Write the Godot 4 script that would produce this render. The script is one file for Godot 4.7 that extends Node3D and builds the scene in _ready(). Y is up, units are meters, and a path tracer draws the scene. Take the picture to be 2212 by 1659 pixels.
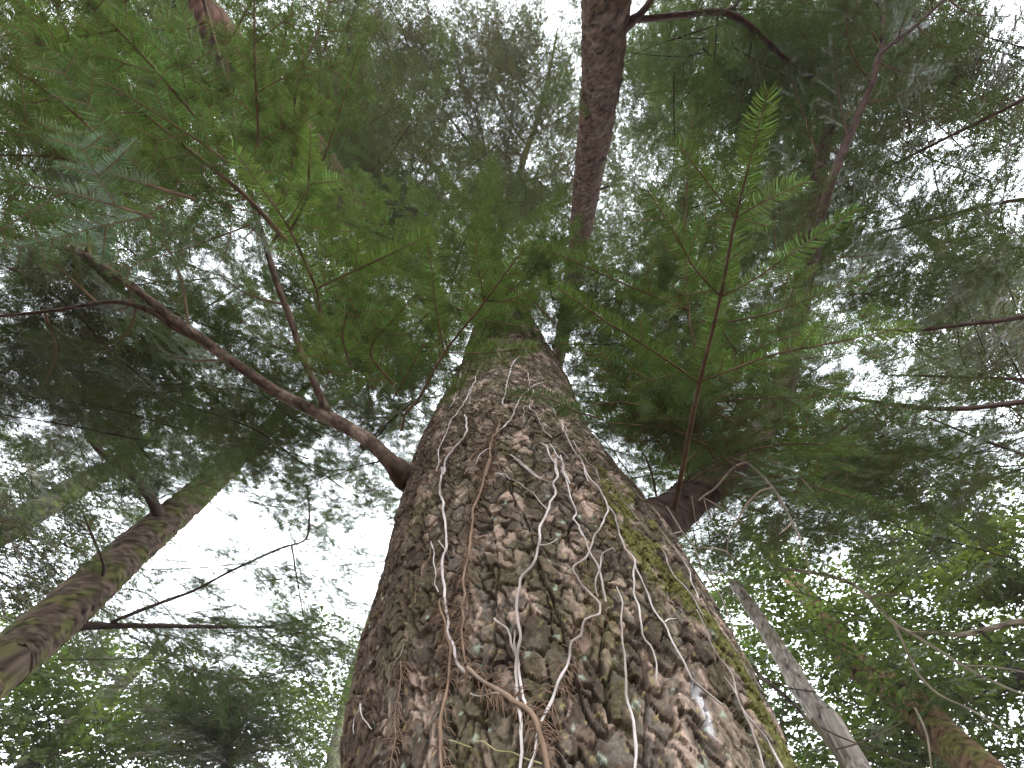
extends Node3D

# ---------------------------------------------------------------- camera frame
const EYE := Vector3(0.0, 1.5, 0.0)
const TILT := 65.0                    # degrees above the horizon
const LENS := 829.5                   # focal length in units of a 2212 x 1659 frame
var right_axis := Vector3(1, 0, 0)
var up_axis := Vector3(0, cos(deg_to_rad(TILT)), sin(deg_to_rad(TILT)))
var look_axis := Vector3(0, sin(deg_to_rad(TILT)), -cos(deg_to_rad(TILT)))

var rng := RandomNumberGenerator.new()
var M := {}                           # materials
var K := {}                           # shared meshes
var taken := {}

func sight(px: float, py: float) -> Vector3:
	return (look_axis + right_axis * ((px - 1106.0) / LENS) - up_axis * ((py - 829.5) / LENS)).normalized()

# the point seen along a line of sight, r metres from the eye
func at(px: float, py: float, r: float) -> Vector3:
	return EYE + sight(px, py) * r

# ---------------------------------------------------------------- mesh helpers
class Geo:
	var v := PackedVector3Array()
	var n := PackedVector3Array()
	var c := PackedColorArray()
	var i := PackedInt32Array()
	func mesh() -> ArrayMesh:
		var a := []
		a.resize(Mesh.ARRAY_MAX)
		a[Mesh.ARRAY_VERTEX] = v
		a[Mesh.ARRAY_NORMAL] = n
		if c.size() == v.size():
			a[Mesh.ARRAY_COLOR] = c
		a[Mesh.ARRAY_INDEX] = i
		var m := ArrayMesh.new()
		m.add_surface_from_arrays(Mesh.PRIMITIVE_TRIANGLES, a)
		return m

func numbered(called: String) -> String:
	var k: int = taken.get(called, 0)
	taken[called] = k + 1
	return called if k == 0 else "%s_%03d" % [called, k]

func thing(called: String, label: String, category: String, where: Vector3, group := "") -> Node3D:
	var o := Node3D.new()
	o.name = numbered(called)
	add_child(o)
	o.position = where
	o.set_meta("label", label)
	o.set_meta("category", category)
	if group != "":
		o.set_meta("group", group)
	return o

# geometry is gathered in world coordinates; it is put down relative to its thing
func part(called: String, g: Geo, mat: Material, parent: Node3D, kind := "") -> MeshInstance3D:
	var o := MeshInstance3D.new()
	o.name = called
	var off := origin_of(parent)
	if off != Vector3.ZERO:
		for k in g.v.size():
			g.v[k] -= off
	o.mesh = g.mesh()
	o.material_override = mat
	parent.add_child(o, true)
	if kind != "":
		o.set_meta("kind", kind)
	return o

func origin_of(n: Node) -> Vector3:
	var p := Vector3.ZERO
	while n != self and n != null:
		p += (n as Node3D).position
		n = n.get_parent()
	return p

# smooth curve through control points; each control is [Vector3, radius]
func curve(ctrl: Array, step: float) -> Array:
	var pts := PackedVector3Array()
	var rad := PackedFloat32Array()
	var m := ctrl.size()
	for k in m - 1:
		var p0: Vector3 = ctrl[maxi(k - 1, 0)][0]
		var p1: Vector3 = ctrl[k][0]
		var p2: Vector3 = ctrl[k + 1][0]
		var p3: Vector3 = ctrl[mini(k + 2, m - 1)][0]
		var r1: float = ctrl[k][1]
		var r2: float = ctrl[k + 1][1]
		var cnt := maxi(1, int(ceil(p1.distance_to(p2) / step)))
		for s in cnt:
			var t := float(s) / cnt
			pts.append(0.5 * (2.0 * p1 + (p2 - p0) * t + (2.0 * p0 - 5.0 * p1 + 4.0 * p2 - p3) * t * t + (3.0 * p1 - p0 - 3.0 * p2 + p3) * t * t * t))
			rad.append(lerpf(r1, r2, t))
	pts.append(ctrl[m - 1][0])
	rad.append(ctrl[m - 1][1])
	return [pts, rad]

func tube(g: Geo, pts: PackedVector3Array, rad: PackedFloat32Array, sides: int, col: Color, rough := 0.0, nz: FastNoiseLite = null, vary := 0.0, col2 := Color(0, 0, 0, 0)) -> void:
	var m := pts.size()
	if m < 2:
		return
	var base := g.v.size()
	var side := Vector3.UP
	var t0 := (pts[1] - pts[0]).normalized()
	if absf(t0.dot(side)) > 0.9:
		side = Vector3.RIGHT
	side = (side - t0 * t0.dot(side)).normalized()
	var run := pts[0].x * 7.0 + pts[0].z * 3.0
	for k in m:
		if k > 0:
			run += pts[k].distance_to(pts[k - 1])
		var t := (pts[mini(k + 1, m - 1)] - pts[maxi(k - 1, 0)]).normalized()
		side = (side - t * t.dot(side)).normalized()
		var bi := t.cross(side)
		for s in sides:
			var a := TAU * s / sides
			var d := side * cos(a) + bi * sin(a)
			var r := rad[k]
			var cc := col
			if nz != null:
				var q := pts[k] + d * r
				var ql := Vector3(cos(a) * r, run, sin(a) * r)   # round the stem and along it
				if rough > 0.0:
					r *= 1.0 + rough * 0.45 * nz.get_noise_3dv(q * 7.0) + rough * 0.8 * nz.get_noise_3dv(ql * Vector3(44.0, 12.0, 44.0)) + rough * 0.6 * nz.get_noise_3dv(q * 110.0)
				if vary > 0.0:
					var w := nz.get_noise_3dv(q * 14.0 + Vector3(7, 3, 1))
					var f := 1.0 + vary * 0.6 * w + vary * 0.9 * nz.get_noise_3dv(ql * Vector3(85.0, 26.0, 85.0)) + vary * 0.7 * nz.get_noise_3dv(q * 190.0)
					cc = Color(col.r * f, col.g * f, col.b * f)
					if col2.a > 0.0:
						var mm := smoothstep(0.05, 0.35, nz.get_noise_3dv(q * 5.0 + Vector3(31, 2, 9))) * col2.a
						cc = cc.lerp(Color(col2.r * f, col2.g * f, col2.b * f), mm)
			g.v.append(pts[k] + d * r)
			g.n.append(d)
			g.c.append(cc)
	for k in m - 1:
		for s in sides:
			var a0 := base + k * sides + s
			var a1 := base + k * sides + (s + 1) % sides
			var b0 := a0 + sides
			var b1 := a1 + sides
			g.i.append_array([a0, b1, a1, a0, b0, b1])
	# tip
	var tip := g.v.size()
	g.v.append(pts[m - 1] + (pts[m - 1] - pts[m - 2]).normalized() * rad[m - 1] * 0.5)
	g.n.append((pts[m - 1] - pts[m - 2]).normalized())
	g.c.append(col)
	for s in sides:
		g.i.append_array([base + (m - 1) * sides + s, tip, base + (m - 1) * sides + (s + 1) % sides])

func limb(g: Geo, ctrl: Array, step: float, sides: int, col: Color, rough := 0.0, vary := 0.0, col2 := Color(0, 0, 0, 0)) -> PackedVector3Array:
	var cr := curve(ctrl, step)
	tube(g, cr[0], cr[1], sides, col, rough, K["noise"] if rough > 0.0 or vary > 0.0 else null, vary, col2)
	return cr[0]

# a traced list [px, py, r, width_px] to control points
func trace(list: Array) -> Array:
	var out := []
	for e in list:
		var p := at(e[0], e[1], e[2])
		var depth := (p - EYE).dot(look_axis)
		out.append([p, 0.5 * e[3] * depth / LENS])
	return out

const GREEN := Color(1.0, 1.0, 1.0)
const DARK := Color(0.93, 0.98, 1.0)
const OLIVE := Color(1.12, 1.02, 0.9)
const BLUE := Color(0.98, 1.04, 1.25)  # bluish tint: pale undersides, with some sky gloss put into the colour
const LIME := Color(1.08, 1.08, 0.90)
const WOOD := Color(0.068, 0.047, 0.035)
const MOSSY := Color(0.12, 0.13, 0.04)

func _ready() -> void:
	rng.seed = 7
	setup()
	materials()
	kit()
	build_ground()
	var big := thing("conifer_tree", "huge conifer with flaking pinkish bark, moss and vines on its trunk", "tree", Vector3(0.12, 0, -1.05))
	build_trunk(big)
	build_leader(big)
	build_limbs(big)
	build_vines()
	build_neighbours()
	build_understorey()

func setup() -> void:
	var cam := Camera3D.new()
	cam.name = "camera"
	cam.fov = 90.0
	cam.near = 0.05
	cam.far = 500.0
	add_child(cam)
	cam.position = EYE
	cam.rotation_degrees = Vector3(TILT, 0, 0)
	cam.current = true
	var env := Environment.new()
	env.background_mode = Environment.BG_SKY
	var sm := ProceduralSkyMaterial.new()
	sm.sky_top_color = Color(0.93, 0.96, 1.0)
	sm.sky_horizon_color = Color(0.95, 0.97, 1.0)
	sm.ground_bottom_color = Color(0.30, 0.29, 0.24)
	sm.ground_horizon_color = Color(0.45, 0.45, 0.40)
	sm.sun_angle_max = 0.5
	var sky := Sky.new()
	sky.sky_material = sm
	env.sky = sky
	env.background_energy_multiplier = 1.0
	env.tonemap_mode = Environment.TONE_MAPPER_LINEAR
	env.tonemap_exposure = 6.5
	env.fog_enabled = true
	env.fog_density = 0.0014
	env.fog_light_color = Color(0.93, 0.96, 1.0)
	env.sdfgi_enabled = true
	env.ssao_enabled = true
	env.ssil_enabled = true
	var we := WorldEnvironment.new()
	we.name = "environment"
	we.environment = env
	add_child(we)
	var sun := DirectionalLight3D.new()
	sun.name = "sun"
	sun.light_energy = 0.3
	sun.light_angular_distance = 40.0
	sun.light_color = Color(1.0, 0.97, 0.93)
	sun.sky_mode = DirectionalLight3D.SKY_MODE_LIGHT_ONLY
	sun.shadow_enabled = true
	add_child(sun)
	sun.rotation_degrees = Vector3(-58, 35, 0)


# ---------------------------------------------------------------- the big trunk
# height above the eye, distance of the axis in front of it, sideways shift, radius
const TRUNK := [
	[-1.5, 1.05, 0.12, 0.60], [-1.1, 1.05, 0.12, 0.50], [-0.6, 1.05, 0.115, 0.45], [0.0, 1.05, 0.11, 0.424], [0.33, 1.05, 0.103, 0.422],
	[0.41, 1.05, 0.09, 0.436], [0.57, 1.05, 0.076, 0.441], [0.78, 1.05, 0.062, 0.438], [0.92, 1.057, 0.04, 0.434], [1.1, 1.068, 0.012, 0.422],
	[1.35, 1.083, -0.015, 0.41], [1.66, 1.102, -0.022, 0.40], [1.95, 1.119, -0.008, 0.387], [2.48, 1.151, -0.012, 0.368], [3.2, 1.194, -0.045, 0.35],
	[4.03, 1.244, -0.075, 0.33], [5.2, 1.33, -0.11, 0.30]]

func trunk_at(h: float) -> Array:      # h above the eye -> [axis point, radius]
	var k := 0
	while k < TRUNK.size() - 2 and h > TRUNK[k + 1][0]:
		k += 1
	var a: Array = TRUNK[k]
	var b: Array = TRUNK[k + 1]
	var t := clampf((h - a[0]) / (b[0] - a[0]), 0.0, 1.0)
	t = lerpf(t, t * t * (3.0 - 2.0 * t), 0.5)
	return [Vector3(lerpf(a[2], b[2], t), EYE.y + h, -lerpf(a[1], b[1], t)), lerpf(a[3], b[3], t)]

# where a line of sight meets the trunk, lifted off the wood by `lift`
func on_trunk(px: float, py: float, lift: float) -> Vector3:
	var d := sight(px, py)
	var best := 9.0
	var best_t := 1.0
	var t := 0.3
	while t < 8.0:
		var p := EYE + d * t
		var q := trunk_at(p.y - EYE.y)
		var c: Vector3 = q[0]
		var gap: float = Vector2(p.x - c.x, p.z - c.z).length() - q[1] - lift
		if gap < best:
			best = gap
			best_t = t
		if gap <= 0.0:
			break
		t += clampf(gap * 0.7, 0.004, 0.2)
	var p2 := EYE + d * best_t
	var q2 := trunk_at(p2.y - EYE.y)
	var c2: Vector3 = q2[0]
	var o: Vector2 = Vector2(p2.x - c2.x, p2.z - c2.z).normalized() * (q2[1] + lift)
	return Vector3(c2.x + o.x, p2.y, c2.z + o.y)

func span(list: Array) -> PackedFloat32Array:   # [from, to, step] runs joined
	var out := PackedFloat32Array()
	for e in list:
		var cnt := maxi(1, int(round((e[1] - e[0]) / e[2])))
		for k in cnt:
			out.append(lerpf(e[0], e[1], float(k) / cnt))
	out.append(list[list.size() - 1][1])
	return out

func noise(kind: int, freq: float, sd: int, octaves := 1) -> FastNoiseLite:
	var f := FastNoiseLite.new()
	f.noise_type = kind
	f.frequency = freq
	f.seed = sd
	f.fractal_type = FastNoiseLite.FRACTAL_FBM if octaves > 1 else FastNoiseLite.FRACTAL_NONE
	f.fractal_octaves = octaves
	return f

func cells(ret: int, sd: int, warp: float, warp_freq: float) -> FastNoiseLite:
	var f := noise(FastNoiseLite.TYPE_CELLULAR, 1.0, sd)
	f.cellular_distance_function = FastNoiseLite.DISTANCE_EUCLIDEAN
	f.cellular_return_type = ret
	f.cellular_jitter = 1.0
	f.domain_warp_enabled = true
	f.domain_warp_type = FastNoiseLite.DOMAIN_WARP_SIMPLEX
	f.domain_warp_amplitude = warp
	f.domain_warp_frequency = warp_freq
	f.domain_warp_fractal_type = FastNoiseLite.DOMAIN_WARP_FRACTAL_INDEPENDENT
	f.domain_warp_fractal_octaves = 3
	return f

func build_trunk(tree: Node3D) -> void:
	var hs := span([[-1.5, 0.08, 0.03], [0.08, 0.75, 0.0023], [0.75, 1.3, 0.0033], [1.3, 2.2, 0.005], [2.2, 5.2, 0.0125]])
	var fine := deg_to_rad(84.0)
	var th := span([[-PI, -fine, 0.055], [-fine, fine, 0.0058], [fine, PI, 0.055]])
	var rows := hs.size()
	var cols := th.size() - 1          # closed ring
	var edge := cells(FastNoiseLite.RETURN_DISTANCE2_SUB, 11, 0.28, 1.6)
	var ident := cells(FastNoiseLite.RETURN_CELL_VALUE, 11, 0.28, 1.6)
	var edge2 := cells(FastNoiseLite.RETURN_DISTANCE2_SUB, 23, 0.25, 1.8)
	var ident2 := cells(FastNoiseLite.RETURN_CELL_VALUE, 23, 0.25, 1.8)
	var soft := noise(FastNoiseLite.TYPE_SIMPLEX_SMOOTH, 1.0, 5)
	var grit := noise(FastNoiseLite.TYPE_SIMPLEX_SMOOTH, 1.0, 6, 3)
	var pos := PackedVector3Array()
	var col := PackedColorArray()
	var idn := PackedFloat32Array()    # plate of each vertex, or 9 in a furrow
	pos.resize(rows * cols)
	col.resize(rows * cols)
	idn.resize(rows * cols)
	var resin := on_trunk(1518, 1545, 0.0)
	var pink := Color(0.25, 0.183, 0.142)
	var tan_c := Color(0.145, 0.110, 0.082)
	var grey := Color(0.098, 0.082, 0.066)
	var umber := Color(0.038, 0.027, 0.019)
	var olive := Color(0.06, 0.054, 0.03)
	var moss := Color(0.062, 0.062, 0.02)
	var lichen := Color(0.22, 0.25, 0.19)
	var gold := Color(0.26, 0.21, 0.08)
	for r in rows:
		var h := hs[r]
		var q := trunk_at(h)
		var ax: Vector3 = q[0]
		var rad: float = q[1]
		for j in cols:
			var a := th[j]
			var d := Vector3(sin(a), 0.0, cos(a))
			var w := ax + d * rad
			# the bark leans a little as it climbs, as the furrows of the photograph do
			var s := Vector3(w.x + h * 0.10, h, w.z)
			var arc := a * 0.43 + h * 0.12
			var rag := Vector2(soft.get_noise_2d(arc * 95.0, h * 80.0), soft.get_noise_2d(arc * 90.0 + 30.0, h * 85.0 + 11.0)) * 0.0017
			var wx := arc + 0.012 * soft.get_noise_2d(arc * 14.0, h * 9.0) + 0.006 * soft.get_noise_2d(arc * 38.0, h * 30.0 + 5.0) + rag.x
			var wy := h + 0.018 * soft.get_noise_2d(arc * 17.0 + 50.0, h * 7.0) + 0.006 * soft.get_noise_2d(arc * 33.0 + 9.0, h * 28.0) + rag.y
			var u := Vector2(wx / 0.029, wy / 0.037)
			var e := edge.get_noise_2dv(u) + 1.0
			var id := ident.get_noise_2dv(u)
			var u2 := Vector2(wx / 0.0155, wy / 0.0170)
			var e2 := edge2.get_noise_2dv(u2) + 1.0
			var id2 := ident2.get_noise_2dv(u2)
			var big := soft.get_noise_3dv(Vector3(s.x * 7.0, s.y * 2.6, s.z * 7.0))
			var mid := soft.get_noise_3dv(Vector3(s.x * 26.0 + 40.0, s.y * 17.0, s.z * 26.0))
			var fin := grit.get_noise_3dv(s * 130.0)
			var hash1 := id * 0.5 + 0.5
			var hash2 := absf(fmod(id * 57.31, 1.0))
			var hash3 := id2 * 0.5 + 0.5
			var join := smoothstep(-0.35, 0.25, soft.get_noise_2d(arc * 21.0 + 70.0, h * 16.0))
			var plate := smoothstep(0.03, 0.13, e)
			var lift := -0.0120 * (1.0 - plate) * (0.5 + 0.5 * join)
			lift += (floorf(hash2 * 5.0) * 0.0011) * lerpf(plate, 1.0, 0.4)
			lift += floorf(hash3 * 4.0) * 0.0009 - 0.0012 * (1.0 - smoothstep(0.0, 0.08, e2))
			lift += big * 0.006 + fin * 0.0009
			var rift := 1.0 - absf(soft.get_noise_3dv(Vector3(s.x * 9.5 + 3.0, s.y * 3.6, s.z * 9.5)) + 0.12 * mid)
			lift -= smoothstep(0.95, 0.985, rift) * 0.013
			# colour: matter (fresh inner bark, weathered skin, algae, moss, lichen)
			var pick := absf(fmod(id2 * 91.7 + id * 13.3, 1.0))
			var wear := soft.get_noise_3dv(Vector3(s.x * 13.0 - 9.0, s.y * 9.0, s.z * 13.0))
			var cc := grey.lerp(tan_c, smoothstep(0.25, 0.75, hash2 * 0.35 + pick * 0.65))
			var fresh := smoothstep(0.56, 0.64, hash3 * 0.5 + hash1 * 0.5 + mid * 0.14 - wear * 0.2)
			cc = cc.lerp(pink, fresh)
			var old := smoothstep(0.52, 0.62, pick * 0.55 + 0.5 * wear + 0.32 + fin * 0.2)
			cc = cc.lerp(umber, old * 0.72)
			var alga := smoothstep(0.10, 0.34, soft.get_noise_3dv(Vector3(s.x * 8.0 + 90.0, s.y * 6.0, s.z * 8.0)) + fin * 0.35 + (pick - 0.5) * 0.3)
			cc = cc.lerp(olive, alga * 0.5)
			# the left flank has shed its flakes: dark stringy under-bark, grazing shade partly in its colour, ragged border
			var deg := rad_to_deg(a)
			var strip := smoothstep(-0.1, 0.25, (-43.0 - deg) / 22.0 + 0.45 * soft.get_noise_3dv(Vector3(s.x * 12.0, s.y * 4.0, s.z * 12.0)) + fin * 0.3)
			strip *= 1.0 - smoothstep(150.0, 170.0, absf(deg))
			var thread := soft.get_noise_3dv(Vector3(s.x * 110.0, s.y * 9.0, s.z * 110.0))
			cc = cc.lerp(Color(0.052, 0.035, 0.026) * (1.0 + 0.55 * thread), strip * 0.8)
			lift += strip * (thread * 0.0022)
			var spot := grit.get_noise_3dv(s * 62.0 + Vector3(70, 0, 0))
			cc = cc.lerp(gold, smoothstep(0.40, 0.52, spot) * 0.45)
			var patch := soft.get_noise_3dv(s * 34.0 + Vector3(5, 60, 5)) + 0.25 * grit.get_noise_3dv(s * 90.0)
			cc = cc.lerp(lichen, smoothstep(0.76, 0.84, patch) * 0.8)
			# moss cushion running down the right flank
			var lane := 27.0 + 25.0 * (1.0 - smoothstep(0.30, 0.62, h)) + 8.0 * smoothstep(0.8, 1.3, h)
			var band := 1.0 - absf(deg - lane) / 17.0
			band = minf(band, 1.0) - smoothstep(0.62, 1.3, h) * 1.1
			var mo := smoothstep(0.32, 0.60, band * 0.8 + 0.45 * soft.get_noise_3dv(s * 19.0 + Vector3(0, 9, 33)) + 0.3 * grit.get_noise_3dv(s * 50.0) )
			var far_moss := smoothstep(0.5, 0.75, soft.get_noise_3dv(Vector3(s.x * 4.0, s.y * 1.7 + 12.0, s.z * 4.0)) + 0.35 * grit.get_noise_3dv(s * 45.0) + 0.12 * h - 0.05)
			mo = maxf(mo, far_moss * 0.5)
			var mcol := moss.lerp(Color(0.125, 0.12, 0.035), clampf(grit.get_noise_3dv(s * 160.0) * 1.3 + 0.35, 0.0, 1.0))
			cc = cc.lerp(mcol, mo * 0.92)
			lift += mo * (0.003 + 0.004 * grit.get_noise_3dv(s * 110.0))
			# a dried resin run
			var run := Vector2(w.x - resin.x, (w.y - resin.y) * 0.22 + (w.x - resin.x) * 0.1).length()
			cc = cc.lerp(Color(0.55, 0.54, 0.55), smoothstep(0.008, 0.002, run + 0.006 * fin + 0.005 * mid) * 0.6)
			var g2 := 1.0 + 0.75 * fin + 0.15 * mid
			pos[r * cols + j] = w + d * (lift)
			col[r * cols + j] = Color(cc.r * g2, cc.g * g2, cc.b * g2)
			idn[r * cols + j] = id if e > 0.09 else 9.0
	# normals from neighbours
	var nor := PackedVector3Array()
	nor.resize(rows * cols)
	for r in rows:
		var ra := maxi(r - 1, 0) * cols
		var rb := mini(r + 1, rows - 1) * cols
		for j in cols:
			var dx := pos[r * cols + (j + 1) % cols] - pos[r * cols + (j + cols - 1) % cols]
			var dy := pos[rb + j] - pos[ra + j]
			nor[r * cols + j] = dx.cross(dy).normalized()
	# quads sorted into plates and furrow floor
	var plates := {}
	var floor_q := PackedInt32Array()
	var weight := {}
	for r in rows - 1:
		for j in cols:
			var a0 := r * cols + j
			var b0 := r * cols + (j + 1) % cols
			var id := idn[a0]
			if id > 5.0 or idn[b0] != id or idn[a0 + cols] != id or idn[b0 + cols] != id:
				floor_q.append(a0)
				continue
			if not plates.has(id):
				plates[id] = PackedInt32Array()
				weight[id] = 0.0
			plates[id].append(a0)
			if a0 % 7 == 0:
				var p := pos[a0]
				var to := p - EYE
				var z := to.dot(look_axis)
				if z > 0.2 and absf(to.dot(up_axis)) < z * 1.02 and nor[a0].dot(to) < 0.0:
					weight[id] += (pos[b0 + cols] - p).length_squared() / (z * z)
	var order := plates.keys()
	order.sort_custom(func(x, y): return weight[x] > weight[y])
	var core := bark_piece(floor_q, pos, nor, col, cols)
	var trunk := part("trunk", core, M.bark, tree)
	var rest := PackedInt32Array()
	for k in order.size():
		if k < 300 and weight[order[k]] > 0.0:
			var both := largest_piece(plates[order[k]], cols)
			rest.append_array(both[1])
			part("bark_plate", bark_piece(both[0], pos, nor, col, cols), M.bark, trunk)
		else:
			rest.append_array(plates[order[k]])
	part("bark_flakes", bark_piece(rest, pos, nor, col, cols), M.bark, trunk, "stuff")
	print("bark plates ", order.size(), " grid ", rows, "x", cols)

func bark_piece(quads: PackedInt32Array, pos: PackedVector3Array, nor: PackedVector3Array, col: PackedColorArray, cols: int) -> Geo:
	var g := Geo.new()
	var map := {}
	for a0 in quads:
		var row := a0 / cols
		var b0 := row * cols + (a0 - row * cols + 1) % cols
		var corner := [a0, a0 + cols, b0 + cols, b0]
		var k := PackedInt32Array()
		for x in corner:
			var y: int = map.get(x, -1)
			if y < 0:
				y = g.v.size()
				map[x] = y
				g.v.append(pos[x])
				g.n.append(nor[x])
				g.c.append(col[x])
			k.append(y)
		g.i.append_array([k[0], k[1], k[2], k[0], k[2], k[3]])
	return g

# [the largest connected group of quads, what is left over]
func largest_piece(quads: PackedInt32Array, cols: int) -> Array:
	var others := PackedInt32Array()
	var open := {}
	for q in quads:
		open[q] = true
	var groups := []
	while not open.is_empty():
		var first: int = open.keys()[0]
		open.erase(first)
		var stack := [first]
		var found := PackedInt32Array()
		while not stack.is_empty():
			var q: int = stack.pop_back()
			found.append(q)
			for d in [1, -1, cols, -cols]:
				if open.has(q + d):
					open.erase(q + d)
					stack.append(q + d)
		groups.append(found)
	groups.sort_custom(func(x, y): return x.size() > y.size())
	for k in range(1, groups.size()):
		others.append_array(groups[k])
	return [groups[0], others]

# ---------------------------------------------------------------- needles, shoots, fronds, leaves
# a flat two-ranked conifer shoot along +x, needles in the xz plane, upper side +y
func add_shoot(g: Geo, o: Vector3, x: Vector3, y: Vector3, length: float, per_side: int, needle: float, width: float, joints: bool) -> void:
	var z := x.cross(y).normalized()
	var wood := Color(0.20, 0.125, 0.07)
	# twig: a three-sided rod
	var b := g.v.size()
	for k in 2:
		for s in 3:
			var a := TAU * s / 3.0
			var d := y * cos(a) + z * sin(a)
			g.v.append(o + x * length * k + d * width * (0.62 if k == 0 else 0.4))
			g.n.append(d)
			g.c.append(wood)
	for s in 3:
		var s1 := (s + 1) % 3
		g.i.append_array([b + s, b + 3 + s1, b + s1, b + s, b + 3 + s, b + 3 + s1])
	for k in per_side:
		for sg: float in [-1.0, 1.0]:
			var t := (k + 0.5 + rng.randf_range(-0.3, 0.3)) / per_side
			var open := deg_to_rad(lerpf(80.0, 42.0, t * t * t) + rng.randf_range(-7.0, 7.0))
			var ln := needle * (0.72 + 0.5 * sin(PI * clampf(t * 0.9 + 0.12, 0.0, 1.0))) * rng.randf_range(0.82, 1.05)
			var dir := (x * cos(open) + z * sg * sin(open) + y * rng.randf_range(-0.05, 0.20)).normalized()
			var wd := dir.cross(y).normalized() * width * 0.5
			var p0 := o + x * length * t
			var p1 := p0 + dir * ln * 0.5 + y * ln * 0.02
			var tip := p0 + dir * ln + x * ln * 0.10 - y * ln * 0.04
			var f := rng.randf_range(0.75, 1.25)
			var cc := Color(0.079 * f, 0.098 * f, 0.051 * f)
			if rng.randf() < 0.16:                    # pale banded underside turned over
				cc = Color(0.12 * f, 0.165 * f, 0.115 * f)
			var up := (y + z * sg * 0.15).normalized()
			var q := g.v.size()
			if joints:
				for p: Vector3 in [p0 - wd * 0.45, p0 + wd * 0.45, p1 - wd, p1 + wd, tip - wd * 0.5, tip + wd * 0.5]:
					g.v.append(p)
					g.n.append(up)
					g.c.append(cc)
				g.i.append_array([q, q + 3, q + 1, q, q + 2, q + 3, q + 2, q + 5, q + 3, q + 2, q + 4, q + 5])
			else:
				for p: Vector3 in [p0, p1 - wd, p1 + wd, tip]:
					g.v.append(p)
					g.n.append(up)
					g.c.append(cc)
				g.i.append_array([q, q + 1, q + 2, q + 1, q + 3, q + 2])

# a whole flat spray, one metre long along +x before scaling, open enough to let sky through
func frond_mesh(sd: int, coarse: bool) -> ArrayMesh:
	rng.seed = sd
	var g := Geo.new()
	var n := 5 if coarse else 6
	var pairs := 4 if coarse else 9
	var needle := 0.060 if coarse else 0.062
	var width := 0.017 if coarse else 0.0085
	var step := 0.18 if coarse else 0.155
	for k in n + 1:
		var t := float(k) / (n + 0.3)
		var o := Vector3(t, -0.12 * t * t, 0.05 * sin(t * 3.0 + sd))
		add_shoot(g, o, Vector3(1, -0.2 * t, 0).normalized(), Vector3.UP, step, pairs, needle, width, false)
		for sg: float in [-1.0, 1.0]:
			if rng.randf() < 0.2:
				continue
			var reach: float = (0.50 * (1.0 - t * 0.85)) * rng.randf_range(0.6, 1.2)
			var open := rng.randf_range(0.7, 1.0)
			var dir: Vector3 = Vector3(cos(open), rng.randf_range(-0.16, 0.14), sg * sin(open)).normalized()
			var steps := maxi(1, int(round(reach / step)))
			var p := o + Vector3(rng.randf_range(-0.06, 0.06), 0, 0)
			for s in steps:
				add_shoot(g, p, dir, (Vector3.UP + Vector3(0, 0, rng.randf_range(-0.3, 0.3))).normalized(), step * rng.randf_range(0.75, 1.0), pairs, needle, width, false)
				for s2: float in [-1.0, 1.0]:
					if rng.randf() < (0.38 if coarse else 0.5):
						var d2 := dir.rotated(Vector3.UP, s2 * rng.randf_range(0.6, 1.0))
						add_shoot(g, p + dir * step * rng.randf_range(0.5, 0.9), d2, Vector3.UP, step * rng.randf_range(0.5, 0.9), pairs - 1, needle * 0.95, width, false)
				p += dir * step
				dir = (dir + Vector3(0.12, rng.randf_range(-0.12, 0.02), 0)).normalized()
	return g.mesh()

func shoot_mesh(sd: int) -> ArrayMesh:
	rng.seed = sd
	var g := Geo.new()
	add_shoot(g, Vector3.ZERO, Vector3.RIGHT, Vector3.UP, 1.0, 27, 0.27, 0.021, true)
	return g.mesh()

# a leafy twig of a broadleaf tree, half a metre before scaling
func leaf_mesh(sd: int) -> ArrayMesh:
	rng.seed = sd
	var g := Geo.new()
	var pts := PackedVector3Array([Vector3.ZERO, Vector3(0.25, 0.02, 0), Vector3(0.5, -0.02, 0)])
	tube(g, pts, PackedFloat32Array([0.006, 0.004, 0.002]), 3, Color(0.12, 0.10, 0.07))
	for k in 15:
		var t := 0.1 + 0.9 * k / 14.0
		var o := Vector3(0.5 * t, 0.0, 0)
		var sg := 1.0 if k % 2 == 0 else -1.0
		var dir := Vector3(rng.randf_range(0.2, 0.9), rng.randf_range(-0.4, 0.25), sg * rng.randf_range(0.5, 1.0)).normalized()
		var up := (Vector3.UP + Vector3(rng.randf_range(-0.4, 0.4), 0, rng.randf_range(-0.4, 0.4))).normalized()
		var wd := dir.cross(up).normalized()
		up = wd.cross(dir).normalized()
		var ln := rng.randf_range(0.12, 0.19)
		o += dir * rng.randf_range(0.01, 0.10)
		var w := ln * 0.24
		var f := rng.randf_range(0.75, 1.3)
		var cc := Color(0.104 * f, 0.121 * f, 0.074 * f)
		var q := g.v.size()
		var fold := up * w * 0.35
		for p: Vector3 in [o, o + dir * ln * 0.35 - wd * w + fold, o + dir * ln * 0.4, o + dir * ln * 0.35 + wd * w + fold, o + dir * ln * 0.75 - wd * w * 0.7 + fold, o + dir * ln * 0.75 + wd * w * 0.7 + fold, o + dir * ln - up * ln * 0.1]:
			g.v.append(p)
			g.n.append(up)
			g.c.append(cc)
		g.i.append_array([q, q + 1, q + 2, q, q + 2, q + 3, q + 1, q + 4, q + 2, q + 2, q + 5, q + 3, q + 4, q + 6, q + 2, q + 2, q + 6, q + 5])
	return g.mesh()

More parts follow.
